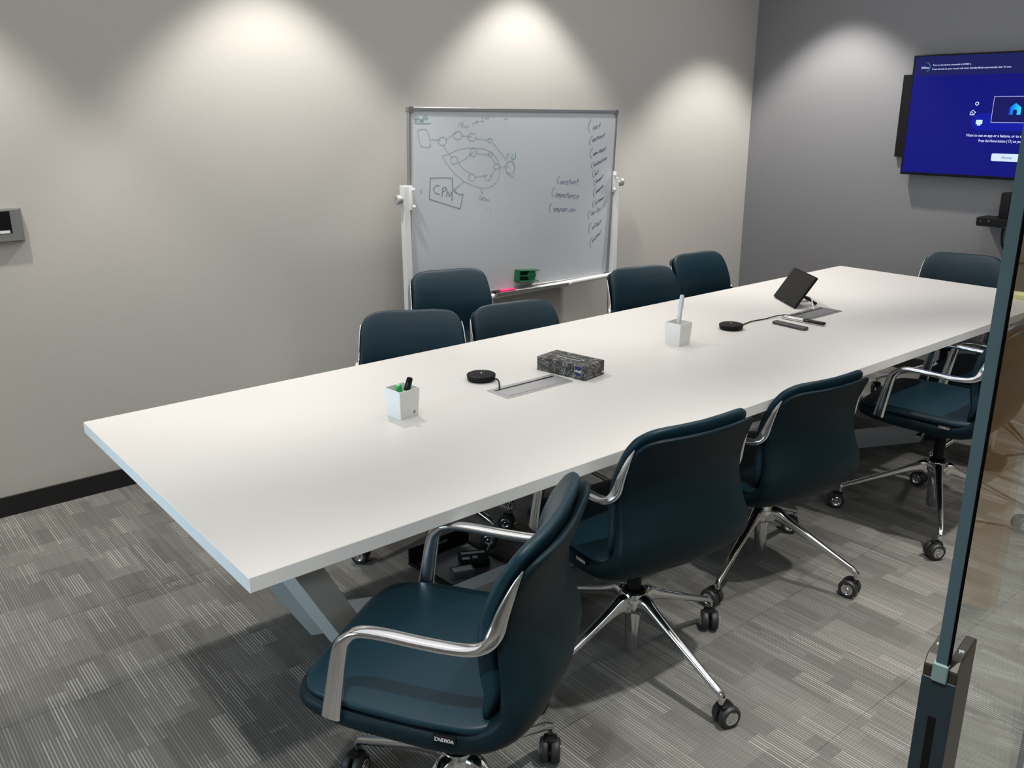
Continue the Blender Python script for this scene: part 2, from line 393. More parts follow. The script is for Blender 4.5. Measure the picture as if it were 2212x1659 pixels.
for sx in (-1, 1):
    for sy in (-1, 1):
        a = R_(26)
        wv = Vector((sx*math.cos(a), sy*math.sin(a), 0))           # outward direction of this foot and leg
        J = Vector((sx*1.603, sy*0.21, 0))                        # lower outer joint on the carpet
        side = Vector((-wv.y, wv.x, 0)); H = 0.078; lean = 0.62; top = TZ-TT
        inner = J - wv*0.50
        pr = [inner, J, J+wv*lean*top+Vector((0, 0, top)), J+wv*(lean*top-0.094)+Vector((0, 0, top)), J+wv*(lean*H-0.094)+Vector((0, 0, H)), inner+Vector((0, 0, H))]
        b2 = bmesh.new(); A = [b2.verts.new(v+side*0.03) for v in pr]; B = [b2.verts.new(v-side*0.03) for v in pr]
        b2.faces.new(A); b2.faces.new(B[::-1])
        for k in range(6): b2.faces.new((A[k], A[(k+1) % 6], B[(k+1) % 6], B[k]))
        bmesh.ops.translate(b2, verts=b2.verts, vec=(0, 0, 0))
        obj('leg', b2, M['frame'], t, smooth=False)

def flap(x0, x1, y0, y1, label, mt):
    f = thing('cable_flap', label, 'cable flap', ((x0+x1)/2, (y0+y1)/2, TZ), 0, 'cable flaps in the tabletop')
    w_, d_ = (x1-x0), (y1-y0)
    bm = bmesh.new(); poly_prism(bm, rrect(w_, d_, 0.008), 0.0, 0.0016); obj('rim', bm, mt, f, smooth=False)
    bm = bmesh.new(); poly_prism(bm, rrect(w_-0.036, d_-0.052, 0.003, cy=-0.010), 0.0016, 0.0030); obj('lid', bm, mt, f, smooth=False)
    bm = bmesh.new(); poly_prism(bm, rrect(w_-0.036, 0.009, 0.002, cy=d_/2-0.024), 0.0016, 0.0022); obj('brush_slot', bm, M['gloss_black'], f, smooth=False)
flap(1.723, 2.021, 2.127, 2.241, 'brushed silver cable flap in the tabletop in front of the tissue box', M['brushed'])
flap(3.415, 3.716, 2.120, 2.240, 'grey cable flap in the tabletop under the tablet stand', M['steel'])

# ------------------------------------------------------------------ conference chairs
def caster_parts():
    bm = bmesh.new()
    tube(bm, [(0, 0, 0.098), (0, 0, 0.052)], 0.0085, 12)
    box(bm, (-0.006, -0.019, 0.034), (0.030, 0.019, 0.0685), 0.006, 2)
    return bm
def wheel_bm(s):
    bm = bmesh.new(); mtx = Matrix.Translation((0.018, s*0.0150, 0.0335)) @ Matrix.Rotation(-s*math.pi/2, 4, 'X')
    lathe(bm, [(0, -0.011), (0.029, -0.011), (0.0325, -0.008), (0.0335, 0), (0.0325, 0.008), (0.0285, 0.012), (0.020, 0.012), (0.0195, 0.009), (0, 0.009)], 28, mtx); return bm
def cap_bm(s):
    bm = bmesh.new(); mtx = Matrix.Translation((0.018, s*0.0150, 0.0335)) @ Matrix.Rotation(-s*math.pi/2, 4, 'X')
    lathe(bm, [(0.0205, 0.0085), (0.0205, 0.0130), (0.0185, 0.0142), (0.0140, 0.0130), (0.011, 0.0105), (0.0065, 0.0105), (0.0045, 0.0130), (0, 0.0130)], 24, mtx); return bm
SHELL = [(0.2850, 0.4370, 0.150, 0.010, 0.000), (0.2770, 0.4340, 0.190, 0.032, 0.000), (0.2480, 0.4260, 0.224, 0.054, 0.000), (0.1600, 0.4180, 0.244, 0.062, 0.000), (0.0300, 0.4140, 0.250, 0.066, 0.000), (-0.0700, 0.4130, 0.250, 0.070, 0.000), (-0.1450, 0.4210, 0.247, 0.074, 0.008), (-0.2040, 0.4540, 0.241, 0.076, 0.022), (-0.2310, 0.5080, 0.234, 0.066, 0.042), (-0.2300, 0.5700, 0.223, 0.048, 0.056), (-0.2210, 0.6350, 0.217, 0.036, 0.060), (-0.2240, 0.7000, 0.213, 0.030, 0.055), (-0.2390, 0.7500, 0.208, 0.027, 0.048), (-0.2525, 0.7820, 0.199, 0.024, 0.043), (-0.2610, 0.8000, 0.184, 0.020, 0.038), (-0.2665, 0.8110, 0.158, 0.015, 0.034), (-0.2690, 0.8160, 0.118, 0.009, 0.030)]
PAD = [(-0.1280, 0.4580, 0.190, 0.014, 0.004), (-0.1500, 0.4760, 0.224, 0.030, 0.012), (-0.1820, 0.5280, 0.226, 0.046, 0.038), (-0.1830, 0.6000, 0.218, 0.050, 0.054), (-0.1830, 0.6650, 0.213, 0.047, 0.056), (-0.1990, 0.7350, 0.207, 0.042, 0.049), (-0.2180, 0.7820, 0.200, 0.038, 0.042), (-0.2305, 0.8080, 0.188, 0.033, 0.038), (-0.2380, 0.8250, 0.168, 0.026, 0.035), (-0.2425, 0.8350, 0.138, 0.018, 0.032), (-0.2445, 0.8400, 0.095, 0.010, 0.030)]
SEAT = [(0.2720, 0.4500, 0.140, 0.010, 0.000), (0.2630, 0.4500, 0.184, 0.024, 0.000), (0.2330, 0.4520, 0.220, 0.030, 0.000), (0.1500, 0.4530, 0.240, 0.033, 0.000), (0.0300, 0.4500, 0.246, 0.033, 0.000), (-0.0700, 0.4490, 0.246, 0.033, 0.000), (-0.1300, 0.4520, 0.241, 0.034, 0.000), (-0.1700, 0.4610, 0.215, 0.026, 0.000), (-0.1800, 0.4650, 0.180, 0.010, 0.000)]
def arm_bm(s):
    path = [(s*.246, .175, .424), (s*.243, .163, .500), (s*.240, .148, .580), (s*.238, .134, .606), (s*.236, .108, .625), (s*.235, .06, .629), (s*.235, -.03, .625),
            (s*.233, -.11, .625), (s*.227, -.148, .636), (s*.219, -.165, .662), (s*.2155, -.178, .704), (s*.2105, -.199, .760), (s*.2045, -.214, .792)]
    size = [(.010, .021), (.0095, .019), (.010, .0165), (.012, .0125), (.0150, .0095), (.0160, .0090), (.0160, .0090), (.0155, .0095), (.0130, .0125), (.0085, .0160), (.0055, .0130), (.0040, .0070), (.0025, .0015)]
    bm = bmesh.new(); tube(bm, path, size, 18, 6, lat=(1, 0, 0)); return bm
def leg_bm():
    bm = bmesh.new()
    path = [(.030, 0, .226), (.052, 0, .231), (.085, 0, .219), (.14, 0, .195), (.22, 0, .158), (.30, 0, .121), (.338, 0, .104), (.352, 0, .094), (.3545, 0, .084), (.3545, 0, .072)]
    size = [(.026, .032), (.021, .028), (.0165, .019), (.0145, .0135), (.0130, .0115), (.0115, .0100), (.0110, .0095), (.0105, .0095), (.0095, .0090), (.0090, .0088)]
    tube(bm, path, size, 16, 5, lat=(0, 1, 0)); return bm
def hub_bm():
    bm = bmesh.new(); lathe(bm, [(.0, .196), (.030, .196), (.040, .206), (.046, .232), (.044, .250), (.0385, .262), (.0335, .2635), (.032, .258), (0, .258)], 36); return bm
def ring_bm():
    bm = bmesh.new(); lathe(bm, [(.033, .258), (.034, .266), (.029, .270), (.0255, .272), (.0255, .256)], 36); return bm
G_CH = 'teal conference chairs around the table'
protos = {}
def build_proto():
    root = thing('conference_chair', 'x', 'chair', (0, 0, 0), 0, G_CH)
    up_parts, base_parts = [], []
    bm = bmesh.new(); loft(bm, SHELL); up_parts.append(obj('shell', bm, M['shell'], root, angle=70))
    bm = bmesh.new(); loft(bm, SEAT); up_parts.append(obj('seat', bm, M['leather'], root, angle=70))
    bm = bmesh.new(); loft(bm, PAD); up_parts.append(obj('backrest', bm, M['leather'], root, angle=70))
    for s in (-1, 1): up_parts.append(obj('armrest', arm_bm(s), M['chrome'], root))
    bm = bmesh.new(); box(bm, (-.2585, -.095, .428), (-.250, -.048, .4425), 0.001, 1); tg = obj('brand_tag', bm, M['gloss_black'], root, smooth=False)
    lt = fit_text('WORKSPACE', 0, 0.040, 0, 0.0125, 0.01)
    lt.transform(Matrix.Translation((-.2590, -.0915, .4395)) @ Matrix(((0, 0, -1), (1, 0, 0), (0, -1, 0))).to_4x4())
    obj('lettering', lt, M['paper'], tg, smooth=False); up_parts.append(tg)
    bm = bmesh.new(); box(bm, (-.075, -.09, .352), (.075, .10, .392), 0.012, 3); lathe(bm, [(0, .335), (.034, .335), (.038, .352), (0, .352)], 24); up_parts.append(obj('tilt_mechanism', bm, M['black'], root))
    bm = bmesh.new(); tube(bm, [(-.06, .03, .366), (-.12, .03, .364), (-.17, .033, .360), (-.195, .036, .356)], [(.006, .005), (.006, .005), (.009, .004), (.011, .004)], 12, 4, lat=(0, 1, 0)); up_parts.append(obj('height_lever', bm, M['chrome'], root))
    bm = bmesh.new(); tube(bm, [(0, 0, .200), (0, 0, .372)], .0215, 24); col = obj('gas_column', bm, M['black'], root); up_parts.append(col)
    bm = bmesh.new(); tube(bm, [(0, 0, .215), (0, 0, .262)], .0247, 24); base_parts.append(obj('column_sleeve', bm, M['black'], root))
    bm = bmesh.new(); lathe(bm, [(0, .060), (.0185, .060), (.021, .063), (.025, .205), (0, .205)], 28); base_parts.append(obj('column_tube', bm, M['chrome'], root))
    base_parts.append(obj('hub', hub_bm(), M['chrome'], root)); base_parts.append(obj('hub_collar', ring_bm(), M['gloss_black'], root))
    legs = [obj('leg', leg_bm(), M['chrome'], root)]
    cs = obj('caster', caster_parts(), M['black'], root)
    for s in (-1, 1): obj('wheel', wheel_bm(s), M['rubber'], cs); obj('hub_cap', cap_bm(s), M['chrome'], cs)
    return root, up_parts, base_parts, legs[0], cs
PR = build_proto()
def cp(o, parent):
    c = o.copy(); C.objects.link(c)
    if parent: c.parent = parent
    for ch in o.children: cp(ch, c)
    return c
used = [False]
def place_chair(x, y, face, lift, base, label, sw=None):
    root0, ups, bases, leg, cs = PR
    if used[0]:
        root = root0.copy(); C.objects.link(root)
        U = [cp(o, root) for o in ups]; B = [cp(o, root) for o in bases]
        L = [cp(leg, root) for _ in range(4)]; K = [cp(cs, root) for _ in range(4)]
    else:
        pass
        root = root0.copy(); C.objects.link(root)
        U = [cp(o, root) for o in ups]; B = [cp(o, root) for o in bases]; L = [cp(leg, root) for _ in range(4)]; K = [cp(cs, root) for _ in range(4)]
    used[0] = True
    root['label'] = label; root.location = (x, y, 0); root.rotation_euler = (0, 0, R_(face-90))
    for o in U: o.location = (0, 0, lift)
    rel = R_(base-(face-90))
    rnd = random.Random(int(x*1000))
    for k in range(4):
        a = rel+k*math.pi/2
        L[k].rotation_euler = (0, 0, a)
        K[k].location = (.3545*math.cos(a), .3545*math.sin(a), 0)
        K[k].rotation_euler = (0, 0, (R_(sw[k]-(face-90)) if sw else rnd.uniform(0, 6.28)))
    return root
# near side
place_chair(.964, 1.374, 123.5, .062, -168.2, 'teal leather swivel chair nearest the camera, beside the near table corner', sw=[225, 230, 225, 210])
place_chair(1.772, 1.588, 83.3, .036, -182.6, 'teal swivel chair showing its back, second along the near side from the front', sw=[163, -17, 225, 100])
place_chair(2.584, 1.704, 82.9, -.039, -167.6, 'low teal swivel chair showing its back, third along the near side', sw=[96, 100, 120, 90])
place_chair(3.469, 1.490, 98.8, .056, -238.9, 'teal swivel chair at the near side, half hidden by the glass door edge', sw=[131, 150, 140, 90])
place_chair(4.26, 1.60, 97, .0, 70, 'teal swivel chair at the near side farthest from the camera, mostly behind the glass door')
# wall side
place_chair(1.805, 2.80, -121, .014, 200, 'teal chair at the wall side of the table, nearest the bare left wall', sw=[131, 131, 131, 131])
place_chair(2.572, 3.533, -107.4, -.005, 230, 'teal chair pushed back against the lower left of the whiteboard')
place_chair(2.37, 2.727, -100.9, -.015, 212, 'teal chair at the wall side in front of the whiteboard pen tray', sw=[131, 131, 131, 131])
place_chair(3.40, 2.928, -102.5, -.002, 215, 'teal chair at the wall side beside the right whiteboard post')
place_chair(4.045, 3.053, -93.9, -.008, 222, 'teal chair at the wall side nearest the grey end wall')
place_chair(4.900, 2.16, 194.6, .002, 95, 'teal chair at the far table end below the television')
for o in [PR[0]]+list(PR[0].children_recursive): bpy.data.objects.remove(o)

# ------------------------------------------------------------------ mobile whiteboard
ST = {"G":[[-6830,4383,-6937,4348,-6852,4280,-6938,4211],[-6744,4520,-6767,4228],[-6851,4365,-6616,4384],[-6508,4367,-6616,4332,-6595,4246,-6509,4281,-6508,4384,-6466,4229],[-6422,4229,-6400,4471,-6292,4575],[-6227,4575,-6249,4299],[-6444,4384,-6118,4420],[-6938,4176,-6488,4167,-5966,4178],[-825,2615,-1000,2569,-1021,2436,-916,2320],[-745,2507,-609,2275],[-594,2580,-532,2273,-384,2423,-418,2653]],"D":[[-6747,3866,-6532,3900,-6250,3893,-6097,3672,-5966,3143,-6054,3021,-6186,3012,-6600,3099,-6685,3467,-6756,3849],[-5988,3408,-5344,3367],[-4997,3310,-5012,3240,-5057,3180,-5125,3135,-5209,3112,-5298,3113,-5381,3138,-5449,3184,-5494,3246,-5509,3315,-5494,3384,-5450,3444,-5383,3489,-5299,3512,-5211,3512,-5127,3487,-5058,3441,-5013,3380,-4997,3310],[-5007,3399,-4577,3646,-4303,3752],[-4038,3589,-4053,3519,-4098,3457,-4168,3412,-4254,3388,-4345,3389,-4431,3414,-4501,3460,-4547,3522,-4563,3592,-4548,3662,-4503,3723,-4434,3768,-4349,3792,-4258,3792,-4172,3767,-4102,3721,-4055,3659,-4038,3589],[-4047,3571,-3369,3519],[-3108,3492,-3120,3429,-3157,3372,-3216,3328,-3290,3301,-3372,3293,-3454,3306,-3526,3338,-3583,3385,-3617,3444,-3627,3507,-3610,3569,-3569,3623,-3507,3665,-3431,3688,-3349,3693,-3269,3677,-3198,3642,-3145,3592],[-3155,3492,-3034,3392,-2214,3355],[-2018,3316,-2026,3276,-2052,3240,-2093,3214,-2144,3201,-2198,3201,-2250,3216,-2292,3243,-2320,3279,-2330,3319,-2322,3360,-2296,3395,-2255,3421,-2205,3435,-2150,3434,-2099,3420,-2057,3393,-2029,3357,-2018,3316],[-1966,3204,-1041,2284],[-466,1886,-480,1774,-530,1677,-609,1606,-708,1570,-815,1574,-916,1616,-1000,1691,-1056,1791,-1078,1903,-1064,2014,-1014,2111,-936,2181,-838,2218,-732,2215,-630,2174,-546,2099,-489,1999,-466,1886],[-1047,1883,-1043,1955,-1024,2022,-992,2083,-948,2135,-895,2174,-834,2201,-768,2212,-701,2208,-635,2190,-573,2156,-518,2110,-473,2054,-440,1989,-419,1918,-413,1846,-422,1774,-444,1708,-480,1649],[-1045,1672,-811,1511,-538,1354,-454,1576],[-4172,4252,-4238,4056],[-3918,4235,-4056,4217,-4078,4127,-3939,4109,-3984,4002,-4100,4038],[-3846,4092,-3821,3984,-3729,4056,-3681,3984,-3543,4092],[-3334,4182,-2981,4273],[-3124,4327,-2967,4273,-3050,4164],[-2795,4473,-2677,4510,-2651,4419,-2791,4274,-2600,4303],[-2509,4511,-2483,4402,-2388,4475,-2314,4403,-2236,4549],[-1311,4370,-1164,4426,-1014,4420],[-5208,3116,-4889,2734,-4612,2439],[-4278,2359,-4292,2288,-4333,2226,-4397,2181,-4475,2159,-4559,2161,-4637,2188,-4701,2235,-4743,2299,-4758,2370,-4744,2440,-4703,2502,-4640,2546,-4562,2569,-4479,2568,-4401,2542,-4336,2494,-4294,2430,-4278,2359],[-4262,2194,-3914,2351,-3447,2635,-3213,2778],[-3068,2720,-3080,2648,-3116,2585,-3172,2539,-3242,2516,-3316,2517,-3387,2544,-3444,2592,-3482,2656,-3496,2728,-3485,2799,-3449,2861,-3393,2907,-3324,2931,-3250,2930,-3179,2904,-3121,2856,-3083,2792,-3068,2720],[-3067,2646,-2170,2592],[-1989,2607,-1997,2566,-2023,2530,-2064,2504,-2115,2491,-2170,2492,-2221,2508,-2264,2535,-2292,2572,-2302,2613,-2294,2654,-2268,2689,-2227,2715,-2176,2728,-2122,2727,-2070,2712,-2027,2685,-1999,2648,-1989,2607],[-2043,2458,-1788,2150],[-1518,1954,-1528,1904,-1560,1862,-1609,1831,-1671,1816,-1736,1818,-1799,1837,-1850,1870,-1884,1914,-1897,1964,-1887,2013,-1855,2055,-1806,2086,-1745,2102,-1679,2100,-1617,2081,-1565,2048,-1531,2003,-1518,1954],[-1507,1915,-825,1923],[-4262,2194,-3908,1909,-3430,1653],[-3100,1436,-3114,1372,-3154,1317,-3218,1277,-3296,1258,-3379,1261,-3457,1286,-3522,1330,-3564,1388,-3579,1453,-3566,1516,-3526,1571,-3463,1610,-3385,1630,-3302,1627,-3224,1602,-3159,1558,-3116,1501,-3100,1436],[-3163,1457,-2289,1521],[-2076,1533,-2051,1488,-2041,1441,-2046,1393,-2067,1349,-2101,1311,-2148,1282,-2203,1263,-2264,1255,-2326,1260,-2385,1276,-2438,1303,-2482,1339,-2513,1382,-2530,1428,-2532,1476,-2518,1522,-2490,1562,-2449,1596],[-2116,1478,-1778,1809],[-5273,2580,-4888,2662,-4247,2886,-3782,2944,-3311,2963,-2881,2935,-2494,2877,-1950,2644,-1566,2221,-1451,1723,-1562,1267,-1952,937,-2543,847,-3130,966,-3899,1278,-4559,1744,-5022,2267,-5251,2561],[-3899,1259,-4179,1047,-4457,854],[-4225,1030,-4481,929,-4527,819,-4363,738],[-2788,876,-2611,583],[-2710,644,-2611,583,-2599,716],[-2851,403,-2731,473,-2679,356,-2848,269,-2677,260],[-2421,286,-2427,263,-2446,243,-2474,229,-2510,222,-2547,224,-2583,234,-2612,251,-2631,273,-2638,297,-2632,320,-2614,340,-2586,354,-2550,360,-2513,359,-2477,349,-2448,332,-2429,310,-2421,286],[-2407,304,-2354,167,-2283,279,-2205,140,-2124,290],[-2394,-217,-2366,-355],[-2044,-295,-2117,-369,-2014,-453],[-5426,1097,-5652,1125,-5809,949,-5696,743,-5424,657],[-5264,538,-5234,961,-5060,1027,-4967,876,-5242,796],[-5011,507,-4921,800,-4780,534,-4620,786,-4629,265]],"X":[[-6011,1501,-5291,1494,-4626,1460,-4588,896,-4409,721,-4126,577,-3913,605,-4093,-160,-6056,448,-5989,1464],[-6567,909,-6545,781]],"B":[[[5200,4395,5045,4239,5000,4041,5032,3828,5134,3685],[5474,4029,5383,3964,5364,3899,5406,3836,5506,3933,5559,4000,5503,4032],[5748,4088,5646,4033,5612,3983,5710,4000,5685,3910,5545,3913],[5939,4232,5829,3922],[5814,4086,5969,4135]],[[5350,3472,5190,3363,5140,3222,5167,3070,5267,2968],[5428,3289,5380,3272,5337,3199,5396,3169,5441,3227,5453,3284,5425,3302],[5452,3174,5495,3297],[5487,3253,5542,3345,5574,3291,5548,3210],[5689,3381,5634,3351,5598,3326,5667,3282,5623,3239,5565,3244],[5788,3482,5724,3285],[5720,3412,5821,3435],[5810,3278,5840,3402],[5814,3380,5875,3447,5907,3445],[6023,3480,5952,3445,5913,3365,5945,3341,5999,3404],[6027,3471,5996,3348],[6113,3499,6058,3366],[6117,3403,6179,3520],[6152,3497,6214,3539,6228,3512,6218,3437],[6363,3668,6286,3448],[6291,3561,6368,3620]],[[5456,2818,5297,2691,5248,2526,5277,2349,5380,2228],[5578,2496,5504,2465,5491,2401,5522,2381,5580,2425,5591,2494,5578,2530],[5591,2387,5629,2533,5669,2528,5628,2413],[5669,2508,5703,2551,5708,2431],[5714,2446,5748,2556,5789,2558,5745,2463],[5782,2544,5836,2571,5806,2475],[5928,2610,5886,2495],[6057,2759,5997,2534],[5987,2656,6090,2693],[6069,2563,6092,2662,6144,2655,6107,2548],[6146,2659,6188,2688,6175,2582],[6196,2660,6289,2704,6300,2747,6258,2748,6217,2654,6221,2583,6292,2629],[6287,2621,6331,2763],[6333,2713,6392,2762,6423,2760,6388,2644],[6542,2898,6458,2693],[6467,2798,6558,2835]],[[5607,2009,5442,1924,5389,1812,5415,1689,5515,1604],[5660,1862,5604,1843,5581,1749,5596,1752,5649,1794,5667,1853,5654,1890],[5651,1781,5690,1899],[5700,1833,5732,1905,5757,1890,5735,1790],[5868,1953,5808,1936,5789,1888,5845,1885,5809,1846,5762,1811],[5968,2070,5896,1853],[5894,1979,5979,2003],[5958,1880,5996,2012],[5982,1945,6017,2017,6063,2014],[6094,2043,6069,1940,6080,1938,6125,1989],[6160,2051,6129,1943],[6255,2094,6191,2082,6146,2025,6178,1987,6214,2021],[6355,2233,6264,2001],[6272,2118,6369,2154],[6425,2167,6382,2069],[6521,2222,6468,2188,6450,2095,6462,2098,6524,2133,6528,2212,6509,2218],[6535,2120,6563,2237],[6550,2197,6600,2255,6641,2236,6611,2155]],[[5748,1513,5583,1434,5529,1329,5554,1213,5654,1133],[5836,1355,5787,1358,5740,1278,5760,1247,5801,1293],[5842,1371,5801,1240],[5920,1525,5845,1261],[6018,1555,5952,1275]],[[5899,1015,5732,936,5678,830,5703,714,5804,632],[5917,919,5870,860,5851,815,5871,812,5925,856,5932,913,5918,916],[5925,812,5970,943],[5958,896,6019,971,6031,949,6014,870],[6137,1014,6081,1020,6037,928,6060,882,6113,950],[6129,1005,6207,1035,6225,1072,6173,1060,6135,1006,6142,962,6188,978],[6177,895,6257,1107,6297,1147,6296,1081,6223,1021],[6423,1281,6339,1078],[6342,1172,6420,1213]],[[5900,518,5736,403,5685,250,5715,82,5819,-34],[5962,336,5915,269,5890,184,5904,172,5959,227,5966,291,5965,314],[5954,224,6000,346,6025,332,5993,242],[6023,310,6051,357,6041,270],[6052,277,6086,386,6110,391,6084,285],[6103,382,6136,417,6133,308],[6162,390,6224,435,6241,496,6198,475,6165,397,6151,334,6213,362],[6223,361,6257,512],[6243,475,6313,522,6315,522,6294,404],[6433,668,6348,460],[6357,583,6438,617],[6503,657,6468,639,6453,561,6492,577,6463,518,6415,474]],[[5904,-205,5737,-295,5684,-417,5710,-553,5813,-648],[5900,-363,5881,-460,5906,-478,5942,-411],[5980,-337,5944,-452],[6077,-287,6015,-309,6013,-350,6061,-371,6047,-391,5982,-434],[6177,-152,6108,-356],[6121,-271,6209,-224],[6279,-174,6228,-242,6208,-313,6238,-314,6295,-278,6308,-203,6281,-186],[6278,-273,6321,-157,6349,-169,6342,-272],[6360,-196,6398,-138,6401,-244],[6417,-191,6520,-130,6510,-90,6471,-92,6412,-159,6436,-215,6495,-177],[6519,-169,6562,-50],[6535,-101,6592,-47,6628,-13]],[[5556,-802,5391,-903,5339,-1041,5366,-1194,5469,-1302],[5680,-818,5597,-1098],[5802,-910,5731,-948,5681,-1001,5706,-1058,5785,-983],[5795,-886,5779,-1042],[5814,-1034,5866,-878],[5824,-941,5903,-879,5932,-839],[6024,-846,5969,-953],[6162,-643,6074,-908],[6080,-785,6212,-723],[6227,-748,6225,-870],[6322,-695,6142,-1026]],[[5694,-1543,5529,-1668,5479,-1839,5510,-2029,5616,-2162],[5855,-1759,5774,-1855,5740,-1918,5785,-1951,5862,-1861,5876,-1813,5854,-1780],[6006,-1585,5900,-1876],[6123,-1532,6016,-1815],[6132,-1721,6230,-1662,6224,-1592,6182,-1600,6128,-1719,6130,-1763,6195,-1748],[6363,-1570,6307,-1570,6256,-1677,6255,-1710,6313,-1661],[6493,-1368,6389,-1638],[6385,-1513,6493,-1434]],[[5842,-2407,5677,-2533,5626,-2705,5657,-2897,5764,-3033],[5893,-2578,5842,-2624,5810,-2742,5844,-2732,5907,-2666,5930,-2600,5902,-2560],[5906,-2657,5971,-2519],[5935,-2600,6006,-2510,6024,-2506,6000,-2628],[6163,-2311,6082,-2577],[6077,-2436,6177,-2342],[6167,-2498,6210,-2341],[6183,-2414,6243,-2310,6276,-2298],[6345,-2226,6303,-2294,6276,-2380,6298,-2375,6378,-2300,6377,-2222,6348,-2210],[6513,-2030,6428,-2320]],[[2952,1280,2796,1192,2745,1076,2767,947,2861,859],[3126,998,3019,981,3011,868,3082,839,3167,894,3196,950,3110,998],[3163,853,3244,1004],[3217,935,3302,989,3363,956,3337,815],[3607,989,3465,994,3451,951,3538,878,3535,804,3428,814],[3773,1115,3665,813],[3659,992,3831,979],[4003,953,3927,950,3821,889,3889,824,3969,869],[4018,976,3962,811],[4033,795,4099,943],[4078,924,4148,986,4214,922,4164,785],[4396,1081,4299,767],[4287,978,4451,971]],[[2571,684,2417,574,2367,427,2391,266,2485,155],[2784,324,2698,281,2634,225,2732,138,2813,182,2829,290,2760,356],[2835,120,2911,300,2949,255,2929,123],[2945,236,3004,301,3033,93],[3010,-28,3101,276,3243,262,3242,183,3069,146],[3275,152,3464,138,3441,258,3356,252,3280,189,3307,63,3403,80],[3638,342,3559,31],[3526,258,3720,247],[3693,103,3856,121,3881,163,3762,210,3688,146,3704,10,3821,51],[3865,33,3937,164],[3935,114,4042,198,4070,100,4026,5],[4300,135,4193,167,4106,38,4144,-40,4256,-29],[4343,35,4486,55,4508,125,4394,114,4355,73,4376,-48,4474,-21]],[[2432,-190,2278,-300,2228,-448,2252,-610,2346,-724],[2697,-516,2582,-512,2545,-602,2635,-693,2717,-609,2779,-568,2725,-482],[2750,-704,2822,-530,2862,-520,2841,-701],[2900,-585,2958,-533,2961,-700],[2968,-834,3059,-560,3198,-534,3199,-659,3005,-654],[3405,-554,3334,-556,3251,-628,3254,-741,3413,-683],[3435,-569,3408,-714],[3432,-734,3466,-576],[3457,-627,3573,-561,3629,-626,3633,-773],[3822,-614,3738,-784],[4019,-577,3924,-646,3885,-733,3962,-802,4071,-730,4092,-666,4059,-599],[4101,-796,4134,-620],[4159,-695,4233,-639,4307,-698,4274,-790]]]}
BW, BH = 1.4615, 0.9888
BC = Vector((3.1988, 3.83, 1.1414)); tilt, roll = 0.0314, -0.0168
e1 = Vector((1, 0, 0)); uu = Vector((0, -math.sin(tilt), math.cos(tilt)))
e2 = e1*math.cos(roll)+uu*math.sin(roll); uu2 = uu*math.cos(roll)-e1*math.sin(roll); nn = e2.cross(uu2)
wb = thing('mobile_whiteboard', 'mobile whiteboard with handwritten notes on a white wheeled stand', 'whiteboard', (BC.x, BC.y, 0))
BM = Matrix((e2, uu2, nn)).transposed().to_4x4(); BM.translation = Vector((0, 0, BC.z))
bm = bmesh.new(); box(bm, (-BW/2+.01, -BH/2+.01, -.012), (BW/2-.01, BH/2-.01, 0.0), mtx=BM); surf = obj('writing_surface', bm, M['board'], wb, smooth=False)
bm = bmesh.new()
for lo, hi in (((-BW/2, BH/2-.018, -.016), (BW/2, BH/2, .006)), ((-BW/2, -BH/2, -.016), (BW/2, -BH/2+.018, .006)), ((-BW/2, -BH/2, -.016), (-BW/2+.014, BH/2, .006)), ((BW/2-.014, -BH/2, -.016), (BW/2, BH/2, .006))):
    box(bm, lo, hi, 0.002, 1, BM)
fr = obj('board_frame', bm, M['grey_alu'], wb, smooth=False)
for sx in (-1, 1):
    for sy in (-1, 1):
        bm = bmesh.new(); poly_prism(bm, rrect(.030, .030, .008, cx=sx*(BW/2-.0125), cy=sy*(BH/2-.0125)), -.018, .0085, BM); obj('corner_cap', bm, M['steel'], fr, smooth=False)
def ink(name, strokes, mt, wd):
    bm = bmesh.new()
    for st in strokes: ribbon(bm, [(st[i]/10000, st[i+1]/10000) for i in range(0, len(st), 2)], wd, 0.0003)
    bm.transform(BM); obj(name, bm, M[mt], surf, smooth=False)
D = ST['D']
ink('green_word', ST['G'][:-3], 'green_ink', .0034); ink('green_word', ST['G'][-3:], 'green_ink', .0034)
ink('network_diagram', D[:13]+D[21:38], 'grey_ink', .0030)
ink('duration_note', D[13:21], 'grey_ink', .0030); ink('duration_note', D[38:43], 'grey_ink', .0030); ink('duration_mark', D[43:45], 'grey_ink', .0030)
ink('boxed_note', ST['X'][:1]+D[45:], 'dark_ink', .0038); ink('pen_tick', ST['X'][1:], 'dark_ink', .0036)
for wd_ in ST['B']: ink('handwritten_word', wd_, 'blue_ink', .0027)
